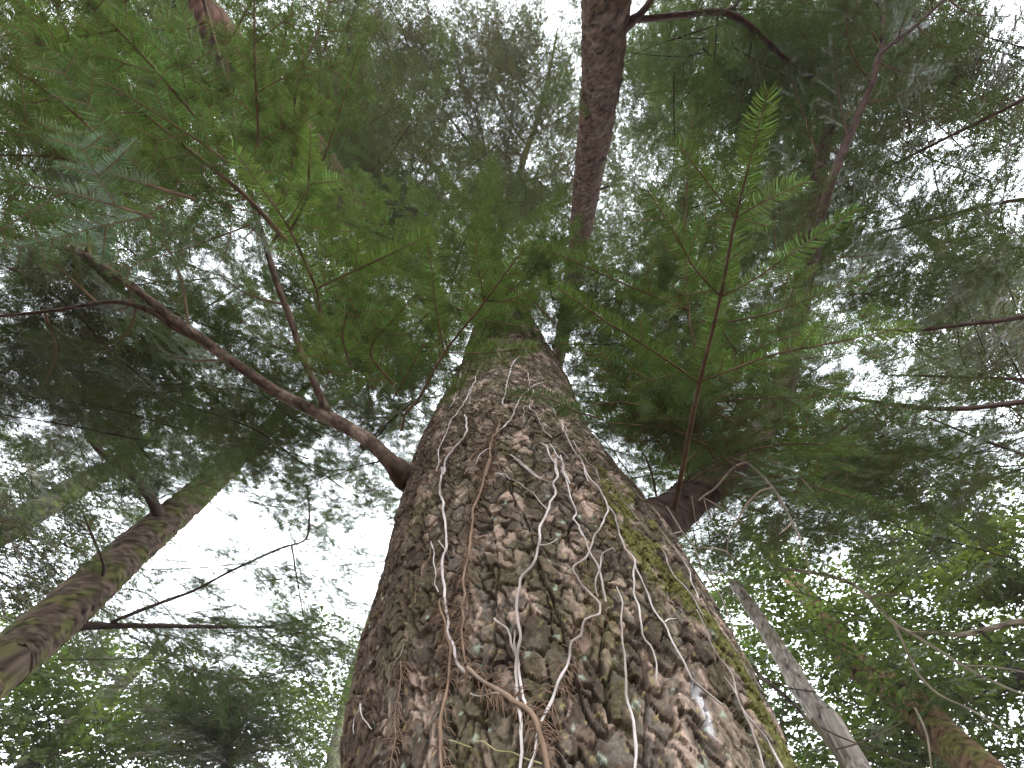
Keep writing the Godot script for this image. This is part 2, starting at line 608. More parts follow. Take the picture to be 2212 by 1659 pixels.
# ---------------------------------------------------------------- gathering copies of shoots
class Leafage:
	var buf := {}
	func emit(kind: String, o: Vector3, x: Vector3, y: Vector3, size: float, tint: Color) -> void:
		var z := x.cross(y).normalized()
		var yy := z.cross(x).normalized()
		var a: PackedFloat32Array = buf.get(kind, PackedFloat32Array())
		var bx := x * size
		var by := yy * size
		var bz := z * size
		a.append_array([bx.x, by.x, bz.x, o.x, bx.y, by.y, bz.y, o.y, bx.z, by.z, bz.z, o.z, tint.r, tint.g, tint.b, 1.0])
		buf[kind] = a

func hang(l: Leafage, parent: Node3D) -> void:
	var off := origin_of(parent)
	for kind in l.buf:
		var a: PackedFloat32Array = l.buf[kind]
		for k in a.size() / 16:
			a[k * 16 + 3] -= off.x
			a[k * 16 + 7] -= off.y
			a[k * 16 + 11] -= off.z
		var mm := MultiMesh.new()
		mm.transform_format = MultiMesh.TRANSFORM_3D
		mm.use_colors = true
		mm.mesh = K[kind]
		mm.instance_count = a.size() / 16
		mm.buffer = a
		var o := MultiMeshInstance3D.new()
		o.name = "foliage"
		o.multimesh = mm
		o.material_override = M.leaf if kind.begins_with("leaf") else M.needle
		o.set_meta("kind", "stuff")
		parent.add_child(o, true)

func tinted(c: Color, v: float) -> Color:
	var f := 1.0 + rng.randf_range(-v, v)
	return Color(c.r * f * (1.0 + rng.randf_range(-v, v) * 0.4), c.g * f, c.b * f * (1.0 + rng.randf_range(-v, v) * 0.5))

# needles on a twig: one shoot after another, side shoots at the joints
func twig(l: Leafage, g: Geo, p: Vector3, dir: Vector3, up: Vector3, length: float, shoot: float, tint: Color, depth: int) -> void:
	var gone := 0.0
	var pts := PackedVector3Array([p])
	var rad := PackedFloat32Array([0.0011 + length * 0.004])
	while gone < length:
		var s := minf(shoot * rng.randf_range(0.85, 1.1), maxf(length - gone, shoot * 0.55))
		l.emit("shoot_%d" % rng.randi_range(0, 3), p, dir, up, s * 1.04, tinted(tint, 0.16))
		if depth > 0 and (gone + s < length or length > shoot * 1.5):
			for sg: float in [-1.0, 1.0]:
				if rng.randf() < 0.72:
					var d2 := dir.rotated(up, sg * rng.randf_range(0.72, 1.05))
					d2 = (d2 + Vector3(0, rng.randf_range(-0.10, 0.06), 0)).normalized()
					var l2 := (length - gone) * rng.randf_range(0.40, 0.62)
					twig(l, g, p + dir * s * 0.92, d2, (up + Vector3(rng.randf_range(-0.15, 0.15), 0, rng.randf_range(-0.15, 0.15))).normalized(), maxf(l2, shoot * 0.5), shoot * 0.92, tint, depth - 1)
		p += dir * s
		gone += s
		pts.append(p)
		rad.append(maxf(0.0009, 0.0011 + (length - gone) * 0.004))
		dir = (dir + Vector3(rng.randf_range(-0.07, 0.07), rng.randf_range(-0.10, 0.03), rng.randf_range(-0.07, 0.07))).normalized()
	if g != null:
		tube(g, pts, rad, 4, Color(0.15, 0.105, 0.07))

# a branch carrying twigs to both sides
func spray(l: Leafage, g: Geo, ctrl: Array, len0: float, len1: float, gap: float, shoot: float, tint: Color, from := 0.1, face := Vector3.UP) -> void:
	var cr := curve(ctrl, 0.015)
	var pts: PackedVector3Array = cr[0]
	tube(g, pts, cr[1], 6, Color(0.125, 0.088, 0.06), 0.10, K["noise"], 0.35)
	var total := 0.0
	for k in pts.size() - 1:
		total += pts[k].distance_to(pts[k + 1])
	var walked := 0.0
	var next := total * from
	var next_shoot := total * maxf(from, 0.22)
	var sg := 1.0 if rng.randf() < 0.5 else -1.0
	for k in pts.size() - 1:
		var t := (pts[k + 1] - pts[k]).normalized()
		var up := (face - t * t.dot(face)).normalized()
		walked += pts[k].distance_to(pts[k + 1])
		if walked >= next_shoot:
			l.emit("shoot_%d" % rng.randi_range(0, 3), pts[k], t, up, shoot * 1.12, tinted(tint, 0.14))
			next_shoot += shoot * 0.9
		if walked >= next:
			next += gap * rng.randf_range(0.75, 1.45)
			sg = -sg
			var u := walked / total
			var d := t.rotated(up, sg * rng.randf_range(0.75, 1.0))
			d = (d + Vector3(0, rng.randf_range(-0.10, 0.05), 0)).normalized()
			var tilt := (up + t.cross(up) * rng.randf_range(-0.2, 0.2)).normalized()
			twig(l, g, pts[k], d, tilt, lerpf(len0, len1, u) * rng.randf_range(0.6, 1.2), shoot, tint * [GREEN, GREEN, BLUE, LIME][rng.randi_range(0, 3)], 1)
	var e := (pts[pts.size() - 1] - pts[pts.size() - 2]).normalized()
	twig(l, g, pts[pts.size() - 1], e, (face - e * e.dot(face)).normalized(), len1 * 1.1, shoot, tint, 1)

# a bough of a farther crown: wood (its own part, or gathered into g) plus fronds
func bough(l: Leafage, parent: Node3D, a: Vector3, b: Vector3, r0: float, frond: float, gap: float, tint: Color, kind: String, g: Geo = null) -> void:
	var d := a.distance_to(b)
	var mid := a.lerp(b, 0.5) + Vector3(rng.randf_range(-0.1, 0.1) * d, d * rng.randf_range(0.02, 0.16), rng.randf_range(-0.1, 0.1) * d)
	var own := g == null
	if own:
		g = Geo.new()
	var pts := limb(g, [[a, r0 * 0.5], [a.lerp(mid, 0.4), r0 * 0.6], [mid, r0 * 0.45], [b, r0 * 0.15]], 0.10, 5, Color(0.05, 0.036, 0.028), 0.12, 0.3)
	if own:
		part("branch", g, M.wood, parent)
	clothe(l, pts, frond, gap, tint, kind)

func clothe(l: Leafage, pts: PackedVector3Array, frond: float, gap: float, tint: Color, kind := "frond", from := 0.04) -> void:
	var total := 0.0
	for k in pts.size() - 1:
		total += pts[k].distance_to(pts[k + 1])
	var walked := 0.0
	var next := total * from
	var sg := 1.0
	for k in pts.size() - 1:
		var step := pts[k].distance_to(pts[k + 1])
		var t := (pts[k + 1] - pts[k]).normalized()
		while walked + step >= next:
			var p := pts[k].lerp(pts[k + 1], clampf((next - walked) / maxf(step, 0.001), 0.0, 1.0))
			sg = -sg
			var up := (Vector3.UP - t * t.dot(Vector3.UP)).normalized()
			var d := t.rotated(up, sg * rng.randf_range(0.45, 1.15))
			d = (d + Vector3(rng.randf_range(-0.12, 0.12), rng.randf_range(-0.28, 0.10), rng.randf_range(-0.12, 0.12))).normalized()
			var u := walked / total
			var tip_up := (Vector3.UP + Vector3(rng.randf_range(-0.45, 0.45), 0, rng.randf_range(-0.45, 0.45))).normalized()
			l.emit("%s_%d" % [kind, rng.randi_range(0, 2)], p, d, tip_up, frond * lerpf(1.15, 0.7, u) * rng.randf_range(0.7, 1.2), tinted(tint, 0.22))
			next += gap * rng.randf_range(0.6, 1.4)
		walked += step
	var e := (pts[pts.size() - 1] - pts[pts.size() - 2]).normalized()
	l.emit("%s_%d" % [kind, rng.randi_range(0, 2)], pts[pts.size() - 1], e, Vector3.UP if absf(e.y) < 0.9 else Vector3.RIGHT, frond * 0.8, tinted(tint, 0.22))

# boughs whose tips are spread evenly through a region of the crown, dense enough for `cover` layers
# of foliage; they come from the stem's side
func crown(l: Leafage, parent: Node3D, rx0: float, ry0: float, rx: float, ry: float, r0: float, r1: float, cover: float, from: Vector3, reach: float, frond: float, tint: Color, kind := "frond") -> void:
	var mean := (r0 + r1) * 0.5
	var area := PI * rx * ry * pow(mean / LENS, 2.0)
	var each: float = {"frond": 0.088, "haze": 0.11, "leaf": 0.064}[kind] * frond * frond
	var gap: float = frond * {"frond": 0.40, "haze": 0.36, "leaf": 0.28}[kind]
	var per := reach * 0.95 / gap + 1.0
	var count := int(ceil(cover * area / (each * per)))
	var g: Geo = null if kind == "frond" and count < 60 else Geo.new()
	var seq := rng.randf() * 100.0
	var made := 0
	var k := 0
	while made < count and k < count * 3 + 20:
		k += 1
		var u := fmod(0.7548776662 * k + seq, 1.0) * 2.0 - 1.0
		var w := fmod(0.5698402910 * k + seq * 1.7, 1.0) * 2.0 - 1.0
		if u * u + w * w > 1.0 + rng.randf_range(-0.25, 0.1):
			continue
		made += 1
		var mid := at(rx0 + u * rx, ry0 + w * ry, rng.randf_range(r0, r1))
		var back := from - mid
		var flat := Vector3(back.x, 0, back.z)
		if flat.length() < 0.2:
			flat = Vector3(1, 0, 0)
		flat = flat.normalized().rotated(Vector3.UP, rng.randf_range(-0.7, 0.7))
		var d := reach * rng.randf_range(0.7, 1.25)
		var rise := rng.randf_range(-0.18, 0.22)
		bough(l, parent, mid + (flat + Vector3(0, rise, 0)) * d * 0.5, mid - (flat + Vector3(0, rise, 0)) * d * 0.5, 0.004 + 0.004 * d, frond, gap, tinted(tint, 0.10), kind, g)
	if g != null:
		part("twigs", g, M.wood, parent, "stuff")

const VINES := [
	["pale vine sinking into the thickest hairy stem near the trunk's foot", [
		[[[1005, 897], [1009, 916], [1008, 939], [992, 958], [976, 974], [963, 998], [960, 1027], [956, 1012], [954, 1032], [952, 1068], [959, 1089], [966, 1141], [967, 1182], [961, 1214], [961, 1271], [966, 1311], [970, 1364], [982, 1404], [996, 1441], [1017, 1465]], 4, 6.5, 0.35, 0],
		[[[1015, 1445], [1037, 1467], [1061, 1485], [1102, 1510], [1134, 1534], [1162, 1566], [1171, 1591], [1179, 1623], [1185, 1667]], 9, 13, 1, 1],
		[[[1162, 1566], [1138, 1530], [1128, 1473], [1120, 1429], [1112, 1392], [1110, 1364]], 8, 4, 0.1, 0],
		[[[1017, 1497], [1037, 1504], [1077, 1502], [1102, 1510]], 3, 3.5, 0.2, 0]]],
	["shaggy brown vine climbing beside a straighter pale one", [
		[[[1081, 910], [1073, 937], [1062, 960], [1058, 1000], [1050, 1032], [1057, 995], [1045, 1040], [1025, 1097], [1023, 1145], [1015, 1198], [1004, 1246], [1001, 1311], [998, 1360], [1003, 1404], [1013, 1437]], 4.5, 6, 0.9, 1],
		[[[1175, 827], [1151, 836], [1130, 855], [1116, 878], [1108, 897], [1101, 910], [1073, 937]], 2.5, 4.5, 0.1, 0]]],
	["pale crooked vine reaching highest up the trunk", [
		[[[1123, 770], [1108, 786], [1099, 815], [1093, 841], [1087, 871], [1090, 876]], 2, 3.2, 0, 0],
		[[[1090, 876], [1061, 886], [1034, 902], [1026, 918]], 1.6, 1.2, 0.2, 1]]],
	["longest smooth white vine, forked once above the thick hairy stem", [
		[[[1169, 960], [1180, 968], [1193, 995], [1201, 1011], [1204, 1032], [1197, 995], [1205, 1024], [1195, 1048], [1197, 1068], [1183, 1101], [1168, 1141], [1166, 1178], [1150, 1218], [1126, 1251], [1122, 1271], [1120, 1331], [1124, 1384], [1118, 1425], [1118, 1473], [1124, 1546], [1127, 1603], [1128, 1676]], 3, 8.5, 0, 0],
		[[[1118, 1425], [1106, 1392], [1094, 1360], [1069, 1340]], 6, 3.5, 0, 0],
		[[[1166, 1182], [1183, 1178], [1201, 1163]], 3, 1.6, 0, 0],
		[[[1195, 1048], [1158, 1032], [1134, 1012], [1110, 991]], 2.4, 1.6, 0, 0],
		[[[1183, 1101], [1150, 1068], [1118, 1044], [1073, 1024]], 2.6, 1.6, 0, 0]]],
	["pale vine of several stems knotting into one hairy crook", [
		[[[1249, 987], [1261, 1012], [1277, 1040], [1298, 1064], [1310, 1093], [1306, 1121], [1285, 1157], [1273, 1194], [1239, 1230], [1249, 1246], [1253, 1267], [1277, 1287], [1294, 1307], [1296, 1327], [1288, 1336], [1265, 1346], [1255, 1374], [1235, 1390], [1229, 1433], [1205, 1489], [1176, 1554], [1152, 1631], [1140, 1676]], 3, 7, 0.45, 0],
		[[[1209, 987], [1219, 1024], [1229, 1068], [1243, 1105], [1237, 1121], [1249, 1137], [1261, 1166], [1277, 1202], [1292, 1238], [1302, 1263], [1305, 1303]], 3.2, 5.5, 0, 0],
		[[[1326, 1194], [1320, 1184], [1302, 1198], [1292, 1226], [1285, 1263], [1292, 1291]], 2.4, 4, 0.1, 0]]],
	["straight white vine standing alone between the knotted stems and moss", [
		[[[1336, 1267], [1346, 1303], [1342, 1344], [1344, 1392], [1350, 1433], [1352, 1481], [1362, 1542], [1368, 1595], [1370, 1676]], 3, 7, 0, 0]]],
	["long pale vine sweeping along the edge of the moss", [
		[[[1310, 1093], [1330, 1121], [1336, 1149], [1350, 1186], [1366, 1210], [1370, 1230], [1391, 1263], [1407, 1307], [1431, 1348], [1451, 1392], [1468, 1433], [1488, 1469], [1528, 1501], [1557, 1526]], 3.5, 4.5, 0, 0],
		[[[1368, 1214], [1366, 1271], [1377, 1323], [1385, 1372], [1403, 1400], [1413, 1425], [1413, 1481]], 3.8, 4.2, 0, 0],
		[[[1431, 1348], [1443, 1338], [1460, 1336]], 2.6, 1.4, 0, 0]]],
	["yellowish vine pair running down the mossy flank", [
		[[[1504, 1319], [1532, 1384], [1549, 1416], [1577, 1461], [1597, 1514], [1626, 1570], [1662, 1611], [1690, 1672]], 2.5, 5.5, 0.1, 0],
		[[[1565, 1461], [1589, 1501], [1621, 1582], [1650, 1672]], 3, 5.5, 0, 0]]],
	["pale looping vine just below the base of the thick upturned limb", [
		[[[1427, 1182], [1441, 1206], [1451, 1242], [1472, 1267], [1496, 1299], [1516, 1331]], 2.6, 3, 0, 0],
		[[[1451, 1178], [1476, 1214], [1488, 1246], [1501, 1279], [1504, 1295]], 2.6, 2.6, 0, 0]]],
	["short pale vine on the dark stringy flank of the trunk", [
		[[[873, 1392], [865, 1416], [855, 1433], [845, 1461], [839, 1485]], 2.4, 1.5, 0.1, 0]]],
	["little forked vine low on the dark edge of the trunk", [
		[[[782, 1522], [790, 1554], [804, 1574]], 2.4, 2.2, 0, 0],
		[[[782, 1522], [774, 1554], [770, 1587]], 2, 1.6, 0, 0]]],
	["matted brown vine hanging with dense rootlets beside the dark flank", [
		[[[952, 1295], [956, 1319], [972, 1392], [972, 1453], [962, 1530], [956, 1595], [954, 1676]], 4, 9, 1, 1],
		[[[865, 1429], [871, 1473], [859, 1534], [853, 1595], [849, 1676]], 3, 3.5, 0.8, 1]]],
	["broken pale vine pieces beside the pale vine with the hairy foot", [
		[[[934, 1174], [940, 1206], [942, 1255], [948, 1281]], 3, 2.6, 0, 0],
		[[[950, 1170], [956, 1182], [962, 1190]], 2.4, 2.4, 0, 0],
		[[[897, 1303], [907, 1255], [924, 1226], [934, 1174]], 1.6, 2.4, 0.2, 1]]],
	["olive rootlike vine lying across the trunk's foot", [
		[[[972, 1599], [996, 1607], [1019, 1616]], 2.6, 3, 0, 2],
		[[[1029, 1607], [1045, 1605], [1069, 1623], [1110, 1627], [1138, 1641], [1171, 1653]], 3, 3.6, 0, 2]]],
	["thin pale vine descending from high on the trunk towards the dark flank", [
		[[[1045, 783], [1029, 810], [1026, 826], [1016, 841], [1008, 863], [987, 894], [974, 912], [967, 934], [952, 968], [948, 995], [947, 1021]], 1.8, 3, 0.3, 0],
		[[[1019, 839], [1015, 872]], 1.6, 1, 0, 0]]],
	["short thin pale vine high along the dark edge", [
		[[[995, 807], [988, 841], [979, 871], [968, 884]], 1.6, 1.4, 0, 0]]],
	["pale zigzag vine under the blue-green needle tip", [
		[[[1140, 807], [1145, 836], [1151, 847], [1144, 876], [1159, 897], [1175, 931], [1190, 945]], 1.8, 2.6, 0, 0],
		[[[1144, 880], [1131, 881], [1132, 902], [1130, 912]], 1.8, 1.2, 0, 0]]],
	["pale vine following the trunk's high shoulder above the moss", [
		[[[1189, 868], [1198, 897], [1214, 916], [1222, 947], [1246, 984], [1259, 1011], [1270, 1040]], 1.8, 3.2, 0, 0],
		[[[1214, 916], [1222, 923], [1226, 934]], 1.5, 1, 0, 0],
		[[[1198, 897], [1204, 886], [1210, 881]], 1.5, 1, 0, 0]]],
	["stout short pale vine starting high above the knotted stems", [
		[[[1188, 960], [1201, 979], [1217, 1008], [1221, 1027], [1230, 1048]], 3, 3.6, 0, 0],
		[[[1198, 966], [1214, 979], [1227, 991]], 1.6, 1, 0, 0]]],
	["thin pale vine slanting across the trunk between two longer stems", [
		[[[1101, 982], [1124, 1000], [1148, 1021], [1167, 1037]], 2.4, 2.4, 0, 0],
		[[[1067, 1024], [1095, 1029], [1103, 1040]], 2, 2, 0, 0]]],
	["thin vine along the trunk's edge just above the moss", [
		[[[1235, 953], [1251, 974], [1272, 1005], [1286, 1016], [1296, 1037]], 2, 2, 0, 0],
		[[[1342, 1072], [1354, 1093], [1373, 1117], [1395, 1149]], 2, 1.6, 0, 0]]],
	["fine brown vine slanting beside the shaggy one", [
		[[[1058, 955], [1042, 963], [1024, 984], [1013, 1011], [1003, 1027]], 2, 2.4, 0.3, 1],
		[[[1061, 966], [1040, 984], [1026, 1005], [1013, 1024]], 1.8, 2, 0.2, 0]]],
]

const VINE_TONE := [Color(0.40, 0.355, 0.33), Color(0.17, 0.115, 0.08), Color(0.22, 0.20, 0.10)]

func build_vines() -> void:
	for e in VINES:
		var first: Array = e[1][0][0][0]
		var o := thing("climbing_vine", e[0], "vine", on_trunk(first[0], first[1], 0.01), "vines clinging to the big trunk")
		var hair := Geo.new()
		for s in e[1]:
			var ctrl := []
			var cnt: int = s[0].size()
			for k in cnt:
				var q: Array = s[0][k]
				var p := on_trunk(q[0], q[1], 0.011)
				var depth := (p - EYE).dot(look_axis)
				var rad := 0.5 * lerpf(s[1], s[2], float(k) / (cnt - 1)) * depth / LENS
				var h := p.y - EYE.y
				var c: Vector3 = trunk_at(h)[0]
				var out := Vector3(p.x - c.x, 0, p.z - c.z).normalized()
				ctrl.append([p + out * (rad * 0.6 + rng.randf_range(-0.002, 0.004)), rad])
			var cr := curve(ctrl, 0.012)
			var pts: PackedVector3Array = cr[0]
			var rr: PackedFloat32Array = cr[1]
			for k in pts.size():      # small kinks and swellings
				pts[k] += Vector3(K["noise"].get_noise_3dv(pts[k] * 22.0), 0.0, 0.4 * K["noise"].get_noise_3dv(pts[k] * 25.0 + Vector3(9, 9, 9))) * 0.004
				rr[k] *= 1.0 + 0.22 * K["noise"].get_noise_3dv(pts[k] * 55.0)
			var g := Geo.new()
			tube(g, pts, rr, 8, VINE_TONE[s[4]], 0.06, K["noise"], 0.35, Color(0.17, 0.13, 0.10, 0.6))
			part("stem", g, M.wood, o)
			var many := int(pts.size() * 7 * float(s[3]))
			for k in many:
				var m := rng.randi_range(0, pts.size() - 2)
				var h2 := pts[m].y - EYE.y
				var c2: Vector3 = trunk_at(h2)[0]
				var out2 := Vector3(pts[m].x - c2.x, 0, pts[m].z - c2.z).normalized()
				var t := (pts[m + 1] - pts[m]).normalized()
				var sd := t.cross(out2).normalized() * (1.0 if rng.randf() < 0.5 else -1.0)
				var ln := rng.randf_range(0.008, 0.034)
				var a := pts[m] + sd * rr[m] * 0.7
				var d := (sd * rng.randf_range(0.3, 1.0) + t * rng.randf_range(-0.4, 1.0) + out2 * rng.randf_range(-0.25, 0.3)).normalized()
				var b := a + d * ln * 0.55
				var c3 := b + (d + Vector3(0, -0.7, 0) + out2 * -0.25).normalized() * ln * 0.45
				tube(hair, PackedVector3Array([a, b, c3]), PackedFloat32Array([0.0007, 0.0006, 0.0004]), 3, Color(0.17, 0.11, 0.075))
		if hair.v.size() > 0:
			part("rootlets", hair, M.wood, o, "stuff")
func plain(rough: float) -> StandardMaterial3D:
	var b := StandardMaterial3D.new()
	b.vertex_color_use_as_albedo = true
	b.roughness = rough
	b.metallic_specular = 0.5 if rough < 0.6 else 0.15
	b.cull_mode = BaseMaterial3D.CULL_DISABLED
	return b

func materials() -> void:
	M["bark"] = plain(0.9)
	M["wood"] = plain(0.88)
	var n := plain(0.30)
	n.backlight_enabled = true
	n.backlight = Color(0.86, 0.97, 0.58)
	M["needle"] = n
	var lf := plain(0.5)
	lf.backlight_enabled = true
	lf.backlight = Color(0.90, 1.0, 0.55)
	M["leaf"] = lf
	var gr := StandardMaterial3D.new()
	gr.albedo_color = Color(0.34, 0.27, 0.20)
	gr.roughness = 1.0
	var nt := NoiseTexture2D.new()
	nt.width = 512
	nt.height = 512
	nt.seamless = true
	nt.noise = noise(FastNoiseLite.TYPE_SIMPLEX_SMOOTH, 0.03, 44, 5)
	var ramp := Gradient.new()
	ramp.offsets = PackedFloat32Array([0.2, 0.5, 0.8])
	ramp.colors = PackedColorArray([Color(0.45, 0.4, 0.35), Color(0.8, 0.75, 0.65), Color(1.0, 0.95, 0.8)])
	nt.color_ramp = ramp
	gr.albedo_texture = nt
	gr.uv1_triplanar = true
	gr.uv1_world_triplanar = true
	gr.uv1_scale = Vector3(0.7, 0.7, 0.7)
	M["ground"] = gr

func kit() -> void:
	K["noise"] = noise(FastNoiseLite.TYPE_SIMPLEX_SMOOTH, 1.0, 3)
	for k in 4:
		K["shoot_%d" % k] = shoot_mesh(100 + k)
	for k in 3:
		K["frond_%d" % k] = frond_mesh(200 + k, false)
		K["haze_%d" % k] = frond_mesh(300 + k, true)
		K["leaf_%d" % k] = leaf_mesh(400 + k)
	rng.seed = 7

func build_ground() -> void:
	var g := Geo.new()
	var nz: FastNoiseLite = K["noise"]
	var n := 60
	for r in n + 1:
		for c in n + 1:
			var u := (float(c) / n - 0.5) * 2.0
			var w := (float(r) / n - 0.5) * 2.0
			var x := signf(u) * pow(absf(u), 2.2) * 150.0
			var z := signf(w) * pow(absf(w), 2.2) * 150.0
			g.v.append(Vector3(x, 0.25 * nz.get_noise_3d(x * 0.12, 0, z * 0.12) + 0.05 * nz.get_noise_3d(x * 1.1, 3, z * 1.1) - 0.12, z))
			g.n.append(Vector3.UP)
	for r in n:
		for c in n:
			var a := r * (n + 1) + c
			g.i.append_array([a, a + 1, a + n + 2, a, a + n + 2, a + n + 1])
	var o := part("ground", g, M.ground, self)
	o.set_meta("kind", "structure")
	o.set_meta("label", "brown forest floor of leaf litter")

# the stem above the branched part of the trunk, with the high crown
func build_leader(tree: Node3D) -> void:
	var g := Geo.new()
	var top := trunk_at(5.1)
	var ctrl := [[top[0], 0.295], [at(1083, 640, 7.2), 0.23], [at(1072, 545, 11.0), 0.16], [at(1100, 455, 13.0), 0.13], [at(1134, 334, 14.5), 0.105], [at(1160, 260, 15.5), 0.085], [at(1190, 140, 17.0), 0.05], [at(1205, 60, 18.0), 0.02]]
	limb(g, ctrl, 0.12, 14, Color(0.085, 0.062, 0.048), 0.10, 0.35)
	part("leader", g, M.wood, tree)
	var l := Leafage.new()
	var lines := [
		[[1091, 466, 13.0, 9], [1065, 416, 12.6, 8], [1038, 364, 12.4, 7], [1025, 327, 12.2, 6], [976, 261, 12.0, 5], [929, 208, 12.0, 4], [870, 145, 12.2, 2]],
		[[1105, 426, 13.2, 8], [1052, 331, 12.8, 6], [1038, 274, 12.8, 5], [1009, 205, 13.0, 3], [985, 130, 13.2, 2]],
		[[1075, 540, 11.0, 12], [1027, 468, 10.6, 11], [985, 410, 10.4, 10], [923, 344, 10.2, 8], [863, 281, 10.2, 6], [807, 212, 10.3, 4], [757, 159, 10.4, 2]],
		[[1073, 560, 10.5, 12], [1100, 483, 10.2, 9], [1230, 436, 10.0, 7], [1320, 400, 10.0, 3]],
		[[1098, 470, 12.6, 9], [1170, 450, 12.2, 7], [1240, 390, 12.2, 5], [1300, 340, 12.2, 2]],
		[[1120, 395, 13.6, 8], [1200, 372, 13.2, 5], [1260, 330, 13.2, 3]],
		[[1141, 317, 14.6, 7], [1108, 274, 14.2, 5], [1070, 200, 14.0, 3], [1040, 120, 14.2, 2]],
		[[1157, 264, 15.4, 6], [1187, 271, 15.2, 4], [1240, 240, 15.2, 2]],
		[[1134, 334, 14.4, 6], [1060, 330, 13.8, 4], [995, 335, 13.8, 2]],
		[[1170, 220, 16.0, 5], [1090, 130, 15.6, 3], [1060, 30, 15.6, 2]]]
	for e in lines:
		var b := Geo.new()
		var pts := limb(b, trace(e), 0.12, 6, Color(0.05, 0.036, 0.028), 0.1, 0.3)
		part("branch", b, M.wood, tree)
		clothe(l, pts, 0.5, 0.2, tinted(OLIVE, 0.1), "haze", 0.12)
	var axis := at(1110, 420, 13.0)
	crown(l, tree, 960, 260, 340, 300, 11.0, 16.0, 1.15, axis, 2.4, 0.52, OLIVE, "haze")
	crown(l, tree, 1000, 510, 290, 130, 7.0, 10.0, 1.3, axis, 1.8, 0.45, GREEN, "haze")
	crown(l, tree, 1090, 640, 150, 72, 2.4, 3.8, 2.0, trunk_at(5.0)[0], 0.8, 0.30, GREEN)
	hang(l, tree)

# side sprays along a limb
func sides(l: Leafage, g: Geo, pts: PackedVector3Array, from: float, gap: float, len0: float, len1: float, twig_len: float, tint: Color, lift := 0.0) -> void:
	var total := 0.0
	for k in pts.size() - 1:
		total += pts[k].distance_to(pts[k + 1])
	var walked := 0.0
	var next := total * from
	var sg := 1.0
	for k in pts.size() - 1:
		walked += pts[k].distance_to(pts[k + 1])
		if walked < next:
			continue
		next += gap * rng.randf_range(0.7, 1.3)
		sg = -sg
		var t := (pts[k + 1] - pts[k]).normalized()
		var up := (Vector3.UP - t * t.dot(Vector3.UP)).normalized()
		var d := t.rotated(up, sg * rng.randf_range(0.6, 1.15))
		d = (d + Vector3(0, rng.randf_range(-0.15, 0.2) + lift, 0)).normalized()
		var ln := lerpf(len0, len1, walked / total) * rng.randf_range(0.75, 1.2)
		var a := pts[k]
		var bend := Vector3(rng.randf_range(-0.1, 0.1), rng.randf_range(-0.16, 0.02), rng.randf_range(-0.1, 0.1)) * ln
		spray(l, g, [[a, 0.004 + ln * 0.004], [a + d * ln * 0.5, 0.003 + ln * 0.002], [a + d * ln + bend + t * ln * 0.2, 0.002]], twig_len * ln, 0.08, 0.062, 0.085, tinted(tint, 0.12), 0.15)

